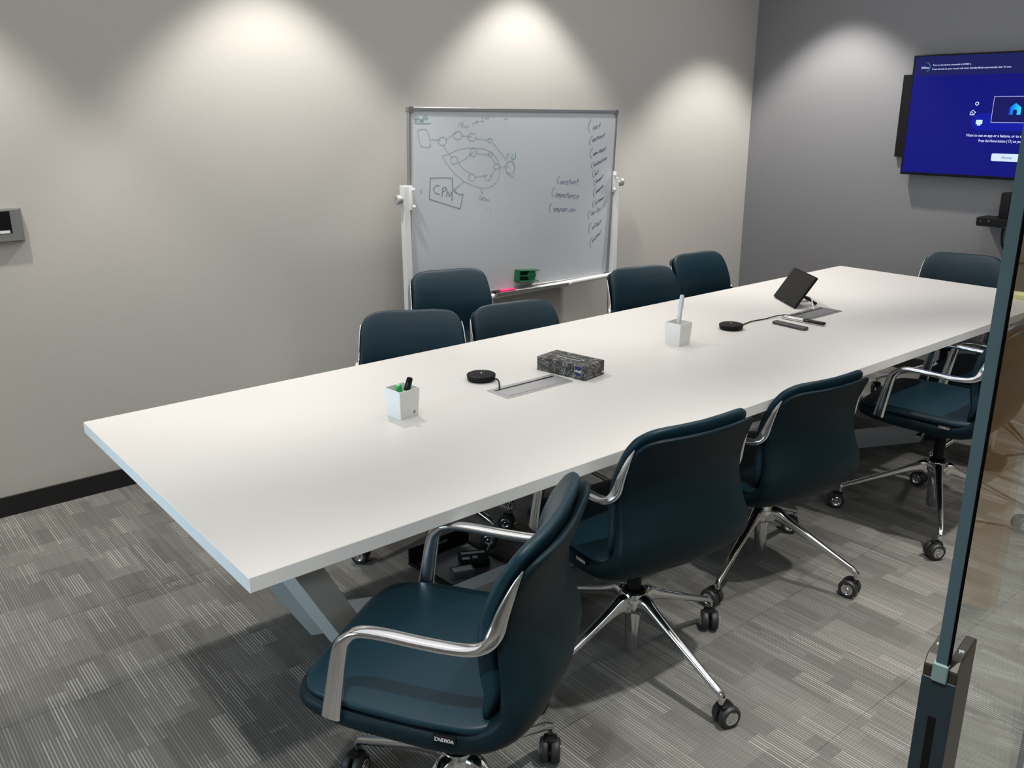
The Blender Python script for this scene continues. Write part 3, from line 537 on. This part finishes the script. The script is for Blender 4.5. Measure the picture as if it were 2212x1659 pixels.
# pivot brackets and posts
for sx in (-1, 1):
    px_ = sx*(BW/2+.020)
    bm = bmesh.new(); box(bm, (px_-.019, -.018, .085), (px_+.019, .018, 1.272 if sx < 0 else 1.235), 0.003, 2); obj('post', bm, M['white_metal'], wb, smooth=False)
    bm = bmesh.new(); box(bm, (min(px_-sx*.016, px_-sx*.030), -.030, 1.150), (max(px_-sx*.016, px_-sx*.030), -.006, 1.272), 0.004, 2)
    for z in (1.168, 1.252): lathe(bm, [(0, 0), (.0085, 0), (.0085, .009), (.006, .012), (0, .012)], 16, Matrix.Translation((px_-sx*.034, -.026, z)) @ Matrix.Rotation(math.pi/2, 4, 'X'))
    pv = obj('pivot_bracket', bm, M['white_metal'], wb)
    bm = bmesh.new(); lathe(bm, [(0, 0), (.013, 0), (.013, .014), (.024, .016), (.025, .034), (.021, .038), (.0, .036)], 20, Matrix.Translation((px_+sx*.018, -.004, 1.205)) @ Matrix.Rotation(sx*math.pi/2, 4, 'Y')); obj('pivot_knob', bm, M['brushed'], pv)
    bm = bmesh.new(); box(bm, (px_-.02, -.13, .050), (px_+.02, .135, .090), 0.006, 2); ft = obj('foot', bm, M['white_metal'], wb, smooth=False)
    for yy in (-.105, .11):
        bm = bmesh.new(); lathe(bm, [(0, -.012), (.022, -.012), (.025, -.008), (.025, .008), (.022, .012), (0, .012)], 20, Matrix.Translation((px_, yy, .0255)) @ Matrix.Rotation(math.pi/2, 4, 'Y')); obj('castor_wheel', bm, M['rubber'], ft)
bm = bmesh.new(); tube(bm, [(-BW/2, -.012, .632), (BW/2, -.012, .645)], .0145, 16)
tube(bm, [(.12+.18, -.012, .637), (.12+.26, -.012, .6385)], .0185, 16); tube(bm, [(-.30, -.012, .634), (-.22, -.012, .635)], .0185, 16); obj('crossbar', bm, M['white_metal'], wb)
bm = bmesh.new(); box(bm, (-.195, -.500, .006), (.352, -.496, .058), 0.001, 1, BM); box(bm, (-.195, -.500, .054), (.352, -.484, .059), 0.001, 1, BM)
box(bm, (-.195, -.500, .004), (.352, -.478, .0075), 0.001, 1, BM); obj('pen_tray', bm, M['grey_alu'], wb, smooth=False)
def on_board(u_, v_, d): return BM @ Vector((u_, v_, d)) + Vector((BC.x, BC.y, 0))
BMW = Matrix.Translation((BC.x, BC.y, 0)) @ BM
# things on the tray and the magnetic holder
bm = bmesh.new(); box(bm, (-.148, -.4955, .014), (-.045, -.474, .048), 0.006, 3, BMW); er = tag(obj('board_eraser', bm, M['pink'], None), 'bright pink eraser lying on the whiteboard pen tray', 'eraser')
bm = bmesh.new(); box(bm, (-.188, -.4955, .012), (-.160, -.482, .052), 0.004, 2, BMW); tube(bm, [BMW @ Vector((-.162, -.489, .030)), BMW @ Vector((-.150, -.489, .030))], .005, 10)
tag(obj('binder_clip', bm, M['gloss_black'], None), 'small black clip at the left end of the whiteboard tray', 'clip')
hd = thing('magnetic_marker_holder', 'dark green magnetic holder stuck low on the whiteboard', 'holder', on_board(.053, -.416, 0))
def H(*a): return Matrix.Translation(-hd.location) @ BMW @ Matrix.Translation((.053, -.416, 0)) @ Matrix.Rotation(R_(-4.5), 4, 'Z')
bm = bmesh.new()
box(bm, (-.077, -.033, .0005), (.077, .033, .006), 0.002, 1, H()); box(bm, (-.077, .027, .0005), (.077, .033, .044), 0.002, 1, H()); box(bm, (-.077, -.033, .0005), (.077, -.027, .044), 0.002, 1, H())
box(bm, (-.077, -.033, .0005), (-.069, .033, .044), 0.002, 1, H()); box(bm, (-.069, -.004, .0005), (.0, .004, .040), 0.001, 1, H()); obj('holder_body', bm, M['green'], hd, smooth=False)
bm = bmesh.new(); lathe(bm, [(0, .006), (.030, .006), (.030, .040), (.027, .043), (.020, .041), (.012, .043), (0, .042)], 28, H() @ Matrix.Translation((.022, 0, 0))); obj('round_emblem', bm, M['green'], hd)

# ------------------------------------------------------------------ television on the end wall
TVX, TVY, TVB, TVT = 5.420, 2.816, 1.2365, 1.927
TVW = 1.23
tv = thing('television', 'large wall television showing a blue start screen', 'television', (5.44, TVY-TVW/2, TVB))
# screen coordinates: s to the right from the left edge, t up (absolute height)
def SM(d=0.0): 
    mm = Matrix(((0, 0, -1), (-1, 0, 0), (0, 1, 0))).to_4x4(); mm.translation = Vector((TVX-d, TVY, 0)) - tv.location; return mm
bm = bmesh.new(); box(bm, (0, TVB, -.042), (TVW, TVT, -.0005), 0.004, 2, SM()); obj('housing', bm, M['gloss_black'], tv, smooth=False)
bm = bmesh.new(); box(bm, (.013, TVB+.016, -.0005), (TVW-.013, TVT-.010, .0003), 0, 1, SM()); scn = obj('screen', bm, M['scr'], tv, smooth=False)
def spart(name, bm, mt, d): bm.transform(SM(d)); return obj(name, bm, mt, scn, smooth=False)
def quad(pts):
    bm = bmesh.new(); bm.faces.new([bm.verts.new((x, y, 0)) for x, y in pts]); return bm
spart('banner', quad([(.013, 1.809), (TVW-.013, 1.809), (TVW-.013, TVT-.010), (.013, TVT-.010)]), M['scr_ban'], .0006)
bm = fit_text('24Sec', .0525, .1005, 1.8485, .0165, .02); merge(bm, fit_text('Turn on the device connected to HDMI 2.', .1209, .3428, 1.8625, .0130, .012)); merge(bm, fit_text('If not turned on, your screen will enter Standby Mode automatically after 24 secs.', .121, .5651, 1.8405, .0130, .012))
spart('banner_text', bm, M['scr_txt'], .0010)
bm = bmesh.new(); ribbon(bm, [(.0818+.0245*math.cos(R_(a)), 1.857+.0245*math.sin(R_(a))) for a in range(-75, 96, 10)], .0028); spart('timer_arc', bm, M['scr_green'], .0006)
spart('blue_band', quad(rrect(.45, .094, .046, cx=.615, cy=1.551)), M['scr_band'], .0006)
bm = quad([(.5, 1.549), (.7288, 1.549), (.7288, 1.6878), (.5, 1.6878)]); spart('picture_panel', bm, M['scr_navy'], .0009)
bm = bmesh.new(); ribbon(bm, [(.4985, 1.5485), (.7305, 1.5485), (.7305, 1.688), (.4985, 1.688), (.4985, 1.5485)], .0030); spart('picture_outline', bm, M['scr_dim'], .0009)
spart('house_icon', quad([(.589, 1.5905), (.6085, 1.5905), (.6085, 1.613), (.614, 1.618), (.6245, 1.618), (.630, 1.613), (.630, 1.5905), (.6495, 1.5905), (.6495, 1.630), (.619, 1.6525), (.589, 1.630)]), M['scr_grad'], .0013)
bm = bmesh.new(); ribbon(bm, [(.4082+.0085*math.cos(R_(a)), 1.6504+.0085*math.sin(R_(a))) for a in range(0, 361, 20)], .0045)
ribbon(bm, [(.401, 1.589), (.377, 1.589), (.377, 1.603), (.391, 1.615), (.405, 1.604)], .0036); ribbon(bm, [(.391, 1.590), (.407, 1.603)], .0042); ribbon(bm, [(.384, 1.599), (.390, 1.601)], .004)
spart('small_icons', bm, M['scr_txt'], .0010)
bm = quad([(.416, 1.5375), (.452, 1.5375), (.452, 1.561), (.416, 1.561)]); merge(bm, quad([(.424, 1.530), (.444, 1.530), (.441, 1.5375), (.427, 1.5375)])); spart('monitor_icon', bm, M['scr_btn'], .0010)
bm = fit_text('Want to use an app or a feature, or to switch to another source?', .3707, .862, 1.4690, .0205, .018); merge(bm, fit_text('Press the Home button (     ) on your remote control.', .4459, .790, 1.4405, .0205, .018)); 
ribbon(bm, [(.610, 1.443), (.610, 1.452), (.616, 1.457), (.622, 1.452), (.622, 1.443), (.610, 1.443)], .0022)
spart('prompt_text', bm, M['scr_txt'], .0010)
spart('home_button', quad(rrect(.168, .042, .009, cx=.614, cy=1.3585)), M['scr_btn'], .0006)
spart('button_text', fit_text('Home', .5872, .6417, 1.3510, .021, .005), M['scr_btntxt'], .0010)
bm = bmesh.new(); box(bm, (5.462, 2.62, 1.337), (5.487, 2.889, 1.819), 0.002, 1); bm.transform(Matrix.Translation(-tv.location)); obj('side_box', bm, M['black'], tv, smooth=False)
bm = bmesh.new(); box(bm, (5.462, 2.05, 1.42), (5.4885, 2.45, 1.75), 0.002, 1); bm.transform(Matrix.Translation(-tv.location)); obj('wall_mount', bm, M['black'], tv, smooth=False)

# shelf with codec box and speaker below the television
sh = thing('wall_shelf', 'slim black wall shelf under the television', 'shelf', (WX, 2.17, .983))
bm = bmesh.new(); box(bm, (-.145, -.115, -.006), (0.001, .110, .0), 0.001, 1); obj('shelf_plate', bm, M['black'], sh, smooth=False)
bm = bmesh.new(); box(bm, (-.010, -.06, -.022), (0.001, .06, -.006), 0.001, 1); obj('bracket', bm, M['black'], sh, smooth=False)
cb = thing('video_codec', 'flat black video box with a white label on the wall shelf', 'video box', (5.415, 2.17, .983))
bm = bmesh.new(); box(bm, (-.068, -.120, .0), (.066, .116, .043), 0.004, 2); obj('housing', bm, M['black'], cb, smooth=False)
bm = bmesh.new(); box(bm, (-.0686, -.094, .010), (-.0679, -.066, .017)); obj('white_label', bm, M['paper'], cb, smooth=False)
bm = bmesh.new(); lathe(bm, [(0, 0), (.004, 0), (.004, .001), (0, .001)], 12, Matrix.Translation((-.068, .045, .026)) @ Matrix.Rotation(-math.pi/2, 4, 'Y')); lathe(bm, [(0, 0), (.0035, 0), (.0035, .001), (0, .001)], 12, Matrix.Translation((-.068, .090, .022)) @ Matrix.Rotation(-math.pi/2, 4, 'Y')); obj('indicator', bm, M['steel'], cb, smooth=False)
bm = bmesh.new(); lathe(bm, [(0, 0), (.046, 0), (.0475, .004), (.0475, .136), (.045, .141), (.036, .143), (0, .142)], 32); sp_ = tag(obj('speaker', bm, M['black'], None, loc=(5.415, 2.145, 1.026)), 'black cylindrical speaker standing on the black video box', 'speaker')
bm = bmesh.new(); tube(bm, [(5.475, 2.10, 1.27), (5.470, 2.098, 1.20), (5.462, 2.088, 1.165), (5.462, 2.080, 1.10), (5.474, 2.078, 1.03)], .006, 8, 5); tag(obj('power_cable', bm, M['black'], None), 'black cable hanging from the television down behind the speaker', 'cable')
bm = bmesh.new(); tube(bm, [(5.462, 2.175, .974), (5.463, 2.178, .92), (5.463, 2.165, .86), (5.464, 2.12, .80), (5.465, 2.05, .775), (5.468, 1.97, .79), (5.478, 1.92, .82)], .0062, 8, 6); tag(obj('power_cable', bm, M['black'], None), 'black cable looping below the wall shelf', 'cable')

# ------------------------------------------------------------------ panel on the long wall
pn = thing('wall_panel', 'grey wall control panel with a black screen, left edge of the photo', 'control panel', (.62, WY, 1.209))
bm = bmesh.new(); 
fr_ = [(-.115, .060), (.115, .060), (.115, -.060), (-.115, -.060)]; bk_ = [(-.118, .064), (.130, .064), (.130, -.068), (-.118, -.068)]
A = [bm.verts.new((x, -.030, z)) for x, z in fr_]; B = [bm.verts.new((x, 0, z)) for x, z in bk_]
bm.faces.new(A); bm.faces.new(B[::-1])
for k in range(4): bm.faces.new((A[k], A[(k+1) % 4], B[(k+1) % 4], B[k]))
obj('housing', bm, M['steel'], pn, smooth=False)
bm = bmesh.new(); box(bm, (-.10, -.0312, -.030), (.084, -.0298, .056)); obj('display', bm, M['gloss_black'], pn, smooth=False)
bm = bmesh.new(); box(bm, (.040, -.0318, -.029), (.076, -.0310, -.018)); obj('label_strip', bm, M['paper'], pn, smooth=False)

# ------------------------------------------------------------------ things on the table
def cup(x, y, rz, label):
    c = thing('pen_cup', label, 'pen cup', (x, y, TZ), R_(rz), 'white square pen cups')
    bm = bmesh.new(); b0, b1, H_, wl = .0345, .0395, .090, .0028
    def ring(hw, z): return [bm.verts.new((sx*hw, sy*hw, z)) for sx, sy in ((-1, -1), (1, -1), (1, 1), (-1, 1))]
    R0, R1, R2, R3 = ring(b0, 0), ring(b1, H_), ring(b1-wl, H_), ring(b0-wl, .004)
    bm.faces.new(R0[::-1]); bm.faces.new(R3)
    for P, Q in ((R0, R1), (R1, R2), (R2, R3)):
        for k in range(4): bm.faces.new((P[k], P[(k+1) % 4], Q[(k+1) % 4], Q[k]))
    bmesh.ops.bevel(bm, geom=[e for e in bm.edges if abs(e.verts[0].co.z-e.verts[1].co.z) > .05], offset=.0011, segments=2, affect='EDGES')
    obj('cup_body', bm, M['white'], c, smooth=False)
    return c
c1 = cup(1.377, 2.216, 6, 'white square pen cup with a black capped marker, nearer the camera')
bm = bmesh.new(); mt_ = Matrix.Translation((0.022, -b_ if False else -.0362, .010)) if False else Matrix.Translation((.018, -.0357, .012))
poly_prism(bm, [(-.005, 0), (.005, 0), (.0005, .009), (-.0005, .009)], 0, .0012, mt_ @ Matrix.Rotation(math.pi/2+R_(3), 4, 'X')); obj('triangle_mark', bm, M['steel'], c1, smooth=False)
c2 = cup(2.687, 2.232, 4, 'white square pen cup holding one clear pen, farther along the table')
def pen(name, p, q, r, label, capfrac, mb, mc, cat='marker'):
    p, q = Vector(p), Vector(q); o = thing(name, label, cat, p)
    d = q-p; bm = bmesh.new(); tube(bm, [(0, 0, 0), tuple(d*.04), tuple(d*capfrac)], [(r*.6, r*.6), (r, r), (r, r)], 14, lat=(1, 0, 0)); obj('barrel', bm, mb, o)
    bm = bmesh.new(); tube(bm, [tuple(d*capfrac), tuple(d*(capfrac+.02)), tuple(d*.97), tuple(d)], [(r*1.05, r*1.05), (r*1.15, r*1.15), (r*1.0, r*1.0), (r*.75, r*.75)], 14, lat=(1, 0, 0)); obj('cap', bm, mc, o)
    return o
pen('marker_pen', (1.362, 2.204, TZ+.006), (1.390, 2.186, TZ+.126), .0085, 'white marker with a black cap leaning in the nearer pen cup', .66, M['white'], M['gloss_black'])
pen('marker_pen', (1.391, 2.229, TZ+.006), (1.365, 2.216, TZ+.100), .0085, 'bright green marker in the nearer pen cup', .45, M['bright_green'], M['bright_green'])
pen('clear_pen', (2.672, 2.226, TZ+.008), (2.706, 2.236, TZ+.196), .0078, 'tall clear pen standing in the farther pen cup', .72, M['clear_pen'], M['clear_pen'], 'pen')

tb = thing('tissue_box', 'black floral tissue box with a blue crest on the table', 'tissue box', (2.0905, 2.2208, TZ), math.atan2(2.1032-2.3162, 2.0524-2.0167))
bm = bmesh.new(); box(bm, (-.108, -.057, 0), (.108, .057, .052), 0.001, 1); obj('carton', bm, M['tissue'], tb, smooth=False)
bm = bmesh.new(); poly_prism(bm, [(.062*math.cos(R_(a)), .013*math.sin(R_(a))*(1 if abs(math.cos(R_(a))) < .97 else .4)) for a in range(0, 360, 15)], .052, .0527); obj('opening_rim', bm, M['dim_label'], tb, smooth=False)
bm = bmesh.new(); poly_prism(bm, [(.056*math.cos(R_(a)), .0075*math.sin(R_(a))) for a in range(0, 360, 15)], .0527, .0532); obj('opening', bm, M['gloss_black'], tb, smooth=False)
FM = Matrix(((1, 0, 0), (0, 0, -1), (0, 1, 0))).to_4x4(); FM.translation = Vector((.078, -.0572, 0))
crest_pts = [(-.0155, .0475), (.0155, .0475), (.0155, .026)]+[(.0155*math.cos(R_(a)), .026+.0150*math.sin(R_(a))) for a in range(0, -181, -15)]
bm = bmesh.new(); poly_prism(bm, [(x*1.08, .027+(y-.027)*1.08) for x, y in crest_pts], 0, .0006, FM); cr_ = obj('crest_border', bm, M['dim_label'], tb, smooth=False)
bm = bmesh.new(); poly_prism(bm, crest_pts, .0006, .0010, FM); cr_ = obj('crest', bm, M['navy'], tb, smooth=False)
bm = fit_text('Andy', -.0125, .0135, .026, .0135, .02); 
for v in bm.verts: v.co.x += (v.co.y-.026)*.35; v.co.z = .0013
ribbon(bm, [(-.014, .027), (-.0145, .031), (-.010, .033)], .0016, .0012); bm.transform(FM); obj('script_lettering', bm, M['paper'], cr_, smooth=False)
EM = Matrix(((0, 0, 1), (1, 0, 0), (0, 1, 0))).to_4x4(); EM.translation = Vector((.1082, 0, 0))
bm = bmesh.new(); poly_prism(bm, rrect(.012, .007, .001, cx=.048, cy=.011), 0, .0005, EM); obj('white_sticker', bm, M['paper'], tb, smooth=False)
bm = bmesh.new()
for k, (x, w_) in enumerate(((-.045, .018), (-.022, .022), (.004, .006), (.018, .016))): poly_prism(bm, rrect(w_, .003, .0005, cx=x, cy=.008), 0, .0004, EM)
obj('print_line', bm, M['dim_label'], tb, smooth=False)

def mic(x, y, rz, label):
    c = thing('table_microphone', label, 'microphone', (x, y, TZ), R_(rz), 'round black table microphones')
    bm = bmesh.new(); lathe(bm, [(0, 0), (.046, 0), (.0485, .003), (.051, .019), (.050, .021), (.047, .0225), (0, .0235)], 48); obj('puck_body', bm, M['black'], c)
    bm = bmesh.new(); lathe(bm, [(0, .0236), (.003, .0236), (.003, .0242), (0, .0242)], 12, Matrix.Translation((0, .004, 0))); obj('indicator', bm, M['white'], c, smooth=False)
    bm = fit_text('Logitech', -.010, .010, 0, .0065); bm.transform(Matrix.Translation((0, .028, .0238))); obj('printed_name', bm, M['dim_label'], c, smooth=False)
    return c
mic(1.788, 2.352, -42, 'round black table microphone beside the silver cable flap')
mic(3.050, 2.246, -45, 'round black table microphone between the farther pen cup and the tablet')
bm = bmesh.new(); tube(bm, [(1.806, 2.306, TZ+.010), (1.806, 2.288, TZ+.014), (1.795, 2.262, TZ+.014), (1.778, 2.238, TZ+.009), (1.766, 2.2225, TZ+.005)], .0026, 8, 6); tag(obj('microphone_cable', bm, M['black'], None), 'short black cable from the nearer microphone into the silver flap', 'cable')
bm = bmesh.new(); tube(bm, [(3.100, 2.248, TZ+.008), (3.13, 2.250, TZ+.004), (3.22, 2.262, TZ+.004), (3.30, 2.252, TZ+.004), (3.37, 2.246, TZ+.007), (3.41, 2.232, TZ+.009), (3.435, 2.218, TZ+.006)], .0026, 8, 6); tag(obj('microphone_cable', bm, M['black'], None), 'long black cable from the farther microphone to the grey flap', 'cable')

# tablet leaning on its stand
BR = Vector((3.5788, 2.2941, TZ)); ed = Vector((.57334, .81932, 0)); nv = Vector((-.81932, .57334, 0)); th_ = R_(34)
upt = Vector((0, 0, 1))*math.cos(th_)-nv*math.sin(th_); ff = ed.cross(upt); ff = ff if ff.dot(nv) > 0 else -ff
td = thing('tablet_controller', 'black tablet controller leaning on its stand, on the table', 'tablet', BR+ed*.136)
TMx = Matrix((ed, upt, ff)).transposed().to_4x4()
sgn = 1 if ed.cross(upt).dot(ff) > 0 else -1
bm = bmesh.new(); b2 = bmesh.new(); poly_prism(b2, rrect(.272, .170, .008, cy=.0935), -.010, 0.0); merge(bm, b2, TMx); obj('housing', bm, M['black'], td, smooth=False)
bm = bmesh.new(); b2 = bmesh.new(); poly_prism(b2, rrect(.262, .160, .005, cy=.0935), 0.0, .0006); merge(bm, b2, TMx); obj('screen', bm, M['dark_screen'], td, smooth=False)
bm = bmesh.new(); lg = fit_text('logi', -.006, .006, .012, .006); lg.transform(TMx @ Matrix.Translation((.0, 0, .0009)) ); 
for v in lg.verts: v.co += Vector((0, 0, 0))
bm.free(); obj('logo', lg, M['dim_label'], td, smooth=False)
# stand: plate behind the tablet and two legs on the table
bm = bmesh.new(); b2 = bmesh.new(); box(b2, (-.075, .050, -.022), (.055, .105, -.010), .003, 2); merge(bm, b2, TMx); obj('hinge_plate', bm, M['black'], td, smooth=False)
for s in (-.055, .035):
    top = TMx @ Vector((s, .080, -.016)); foot = Vector((top.x, top.y, .006))-nv*.085
    bm = bmesh.new(); tube(bm, [tuple(top), tuple(top.lerp(foot, .5)), tuple(foot)], [(.011, .006)]*3, 12, lat=tuple(ed)); obj('stand_leg', bm, M['black'], td)
p0 = td.location + TMx @ Vector((-.02, .070, -.027))
bm = bmesh.new(); tube(bm, [tuple(p0), tuple(p0-nv*.02+Vector((0, 0, -.004))), (3.668, 2.262, TZ+.045), (3.640, 2.232, TZ+.018), (3.628, 2.216, TZ+.005)], .0034, 8, 6); tag(obj('tablet_cable', bm, M['cable_white'], None), 'white cable hanging from the tablet into the grey flap', 'cable')

def remote(x0, y0, x1, y1, wd, hh, label, mt, two=False):
    p, q = Vector((x0, y0, TZ)), Vector((x1, y1, TZ)); d = q-p; c = thing('remote_control', label, 'remote control', (p+q)/2, math.atan2(d.y, d.x))
    L_ = d.length; bm = bmesh.new(); box(bm, (-L_/2, -wd/2, .0 if not two else .0), (L_/2, wd/2, hh), min(hh, wd)*.42, 3); obj('body', bm, mt, c)
    if two:
        bm = bmesh.new(); box(bm, (L_*.02, -wd/2-.0008, .003), (L_/2+.001, wd/2+.0008, hh+.0012), min(hh, wd)*.4, 3); obj('dark_end', bm, M['gloss_black'], c)
        bm = bmesh.new(); box(bm, (-L_*.46, -wd*.22, hh-.0004), (-L_*.02, wd*.22, hh+.0004)); obj('top_strip', bm, M['paper'], c, smooth=False)
    else:
        bm = bmesh.new(); lathe(bm, [(0, 0), (.006, 0), (.006, .0012), (0, .0012)], 16, Matrix.Translation((-L_*.30, 0, hh-.0003))); obj('round_button', bm, M['steel'], c, smooth=False)
remote(3.276, 2.187, 3.266, 2.020, .034, .014, 'dark grey remote control lying nearer the camera, beside the chrome one', M['remote'])
remote(3.386, 2.218, 3.394, 2.016, .030, .014, 'chrome and black remote control lying against the grey cable flap', M['chrome'], True)
bm = bmesh.new(); box(bm, (4.600, 1.660, TZ), (4.700, 1.745, TZ+.020), 0.001, 1, None); tag(obj('note_pad', bm, M['yellow'], None, smooth=False), 'pale yellow note pad on the far table end behind the glass door', 'note pad')

# ------------------------------------------------------------------ floor box with adapters and cables under the table
fb = thing('floor_box', 'open black floor box under the table', 'floor box', (1.735, 2.42, 0), R_(3))
bm = bmesh.new(); 
for lo, hi in (((-.145, -.145, 0), (.145, -.125, .012)), ((-.145, .125, 0), (.145, .145, .012)), ((-.145, -.125, 0), (-.125, .125, .012)), ((.125, -.125, 0), (.145, .125, .012))): box(bm, lo, hi, 0.002, 1)
obj('rim', bm, M['black'], fb, smooth=False)
bm = bmesh.new(); box(bm, (-.125, -.125, 0), (.125, .125, .004)); obj('tray', bm, M['steel'], fb, smooth=False)
bm = bmesh.new(); box(bm, (-.145, .132, .012), (.145, .142, .066), 0.002, 1); ld = obj('lid', bm, M['black'], fb, smooth=False)
bm = bmesh.new(); box(bm, (-.04, .1305, .040), (.035, .1322, .050)); obj('handle_slot', bm, M['brushed'], ld, smooth=False)
ad = thing('power_adapter', 'black power adapter with a printed label lying in the floor box', 'adapter', (1.775, 2.40, .0045), R_(-28))
bm = bmesh.new(); box(bm, (-.055, -.04, 0), (.055, .04, .035), 0.004, 2); obj('housing', bm, M['black'], ad, smooth=False)
bm = bmesh.new(); box(bm, (-.046, .010, .0349), (.046, .026, .0354)); box(bm, (-.046, -.030, .0349), (-.018, -.012, .0354)); box(bm, (-.006, -.026, .0349), (.012, -.008, .0354)); obj('label', bm, M['dim_label'], ad, smooth=False)
ad2 = thing('power_adapter', 'smaller adapter with a pale label beside the black one in the floor box', 'adapter', (1.69, 2.355, .0045), R_(-20))
bm = bmesh.new(); box(bm, (-.045, -.028, 0), (.045, .028, .026), 0.004, 2); obj('housing', bm, M['remote'], ad2, smooth=False)
bm = bmesh.new(); box(bm, (-.036, -.016, .0259), (.036, .016, .0264)); obj('label', bm, M['dim_label'], ad2, smooth=False)
bm = bmesh.new(); tube(bm, [(1.64, 2.262, .006), (1.70, 2.245, .006), (1.78, 2.238, .006), (1.87, 2.262, .006), (1.95, 2.30, .006), (2.06, 2.36, .006)], .0050, 8, 6); tag(obj('floor_cable', bm, M['cable_grey'], None), 'pale cable on the carpet along the table beam beside the floor box', 'cable')
bm = bmesh.new(); tube(bm, [(1.84, 2.40, .034), (1.90, 2.44, .06), (1.93, 2.50, .03), (2.02, 2.54, .006), (2.12, 2.55, .005)], .0036, 8, 6); tag(obj('floor_cable', bm, M['cable_grey'], None), 'thin cable arching from the power adapter across the carpet', 'cable')

# ------------------------------------------------------------------ glass door leaf
ang = math.atan2(.17646, .98431); dv = Vector((math.cos(ang), math.sin(ang), 0))
DO = Vector((.872, .3385, 0))
gd = thing('glass_door', 'frameless glass door leaf with a dark lock fitting, right edge of the photo', 'door', DO, ang)
bm = bmesh.new(); box(bm, (0, -.0058, .012), (.88, .0058, 2.45))
bm.normal_update()
for f in bm.faces: f.material_index = 0 if abs(f.normal.y) > .5 else 1
obj('glass_pane', bm, [M['glass'], M['glass_edge']], gd, smooth=False)
bm = bmesh.new(); box(bm, (-.0005, -.0070, .012), (.011, -.0058, 2.45)); obj('edge_reflection_strip', bm, M['edge_reflection'], gd, smooth=False)  # dark strip painting the internal reflection at the pane's back corner
lk = bmesh.new(); LT = 1.083
for s in (-1, 1):
    y0, y1 = (.0060, .0172) if s > 0 else (-.0172, -.0060)
    pr = [(0, .90), (.075, .90), (.075, LT-.004), (.068, LT), (.010, LT), (0, LT-.010)]
    b2 = bmesh.new(); A = [b2.verts.new((x, y0, z)) for x, z in pr]; B = [b2.verts.new((x, y1, z)) for x, z in pr]
    b2.faces.new(A); b2.faces.new(B[::-1])
    for k in range(6): b2.faces.new((A[k], A[(k+1) % 6], B[(k+1) % 6], B[k]))
    bmesh.ops.bevel(b2, geom=list(b2.edges), offset=.0012, segments=1, affect='EDGES'); merge(lk, b2)
lko = obj('lock_fitting', lk, M['bronze'], gd, smooth=False)
bm = bmesh.new(); box(bm, (-.0012, -.0172, .90), (.0005, .0172, LT-.024), 0.0005, 1); obj('face_plate', bm, M['anod'], lko, smooth=False)
bm = bmesh.new(); box(bm, (-.0018, -.0035, .915), (-.0010, .0045, 1.012)); obj('latch_slot', bm, M['gloss_black'], lko, smooth=False)
bm = bmesh.new(); lathe(bm, [(0, 0), (.0035, 0), (.003, .0015), (0, .002)], 12, Matrix.Translation((.030, -.0115, LT))); lathe(bm, [(0, 0), (.003, 0), (.0025, .0015), (0, .002)], 12, Matrix.Translation((.030, .0115, LT))); obj('screw', bm, M['chrome'], lko)
bm = bmesh.new(); box(bm, (-.0030, -.0078, LT-.026), (.010, .0078, LT-.004), 0.001, 1); obj('clear_gasket', bm, M['glass_chip'], lko, smooth=False)
# oak-clad pier in the corridor, seen only mirrored in the glass
slab('wall_pier', (3.05, -1.1, 0), (3.25, .43, CEIL), M['wood'])
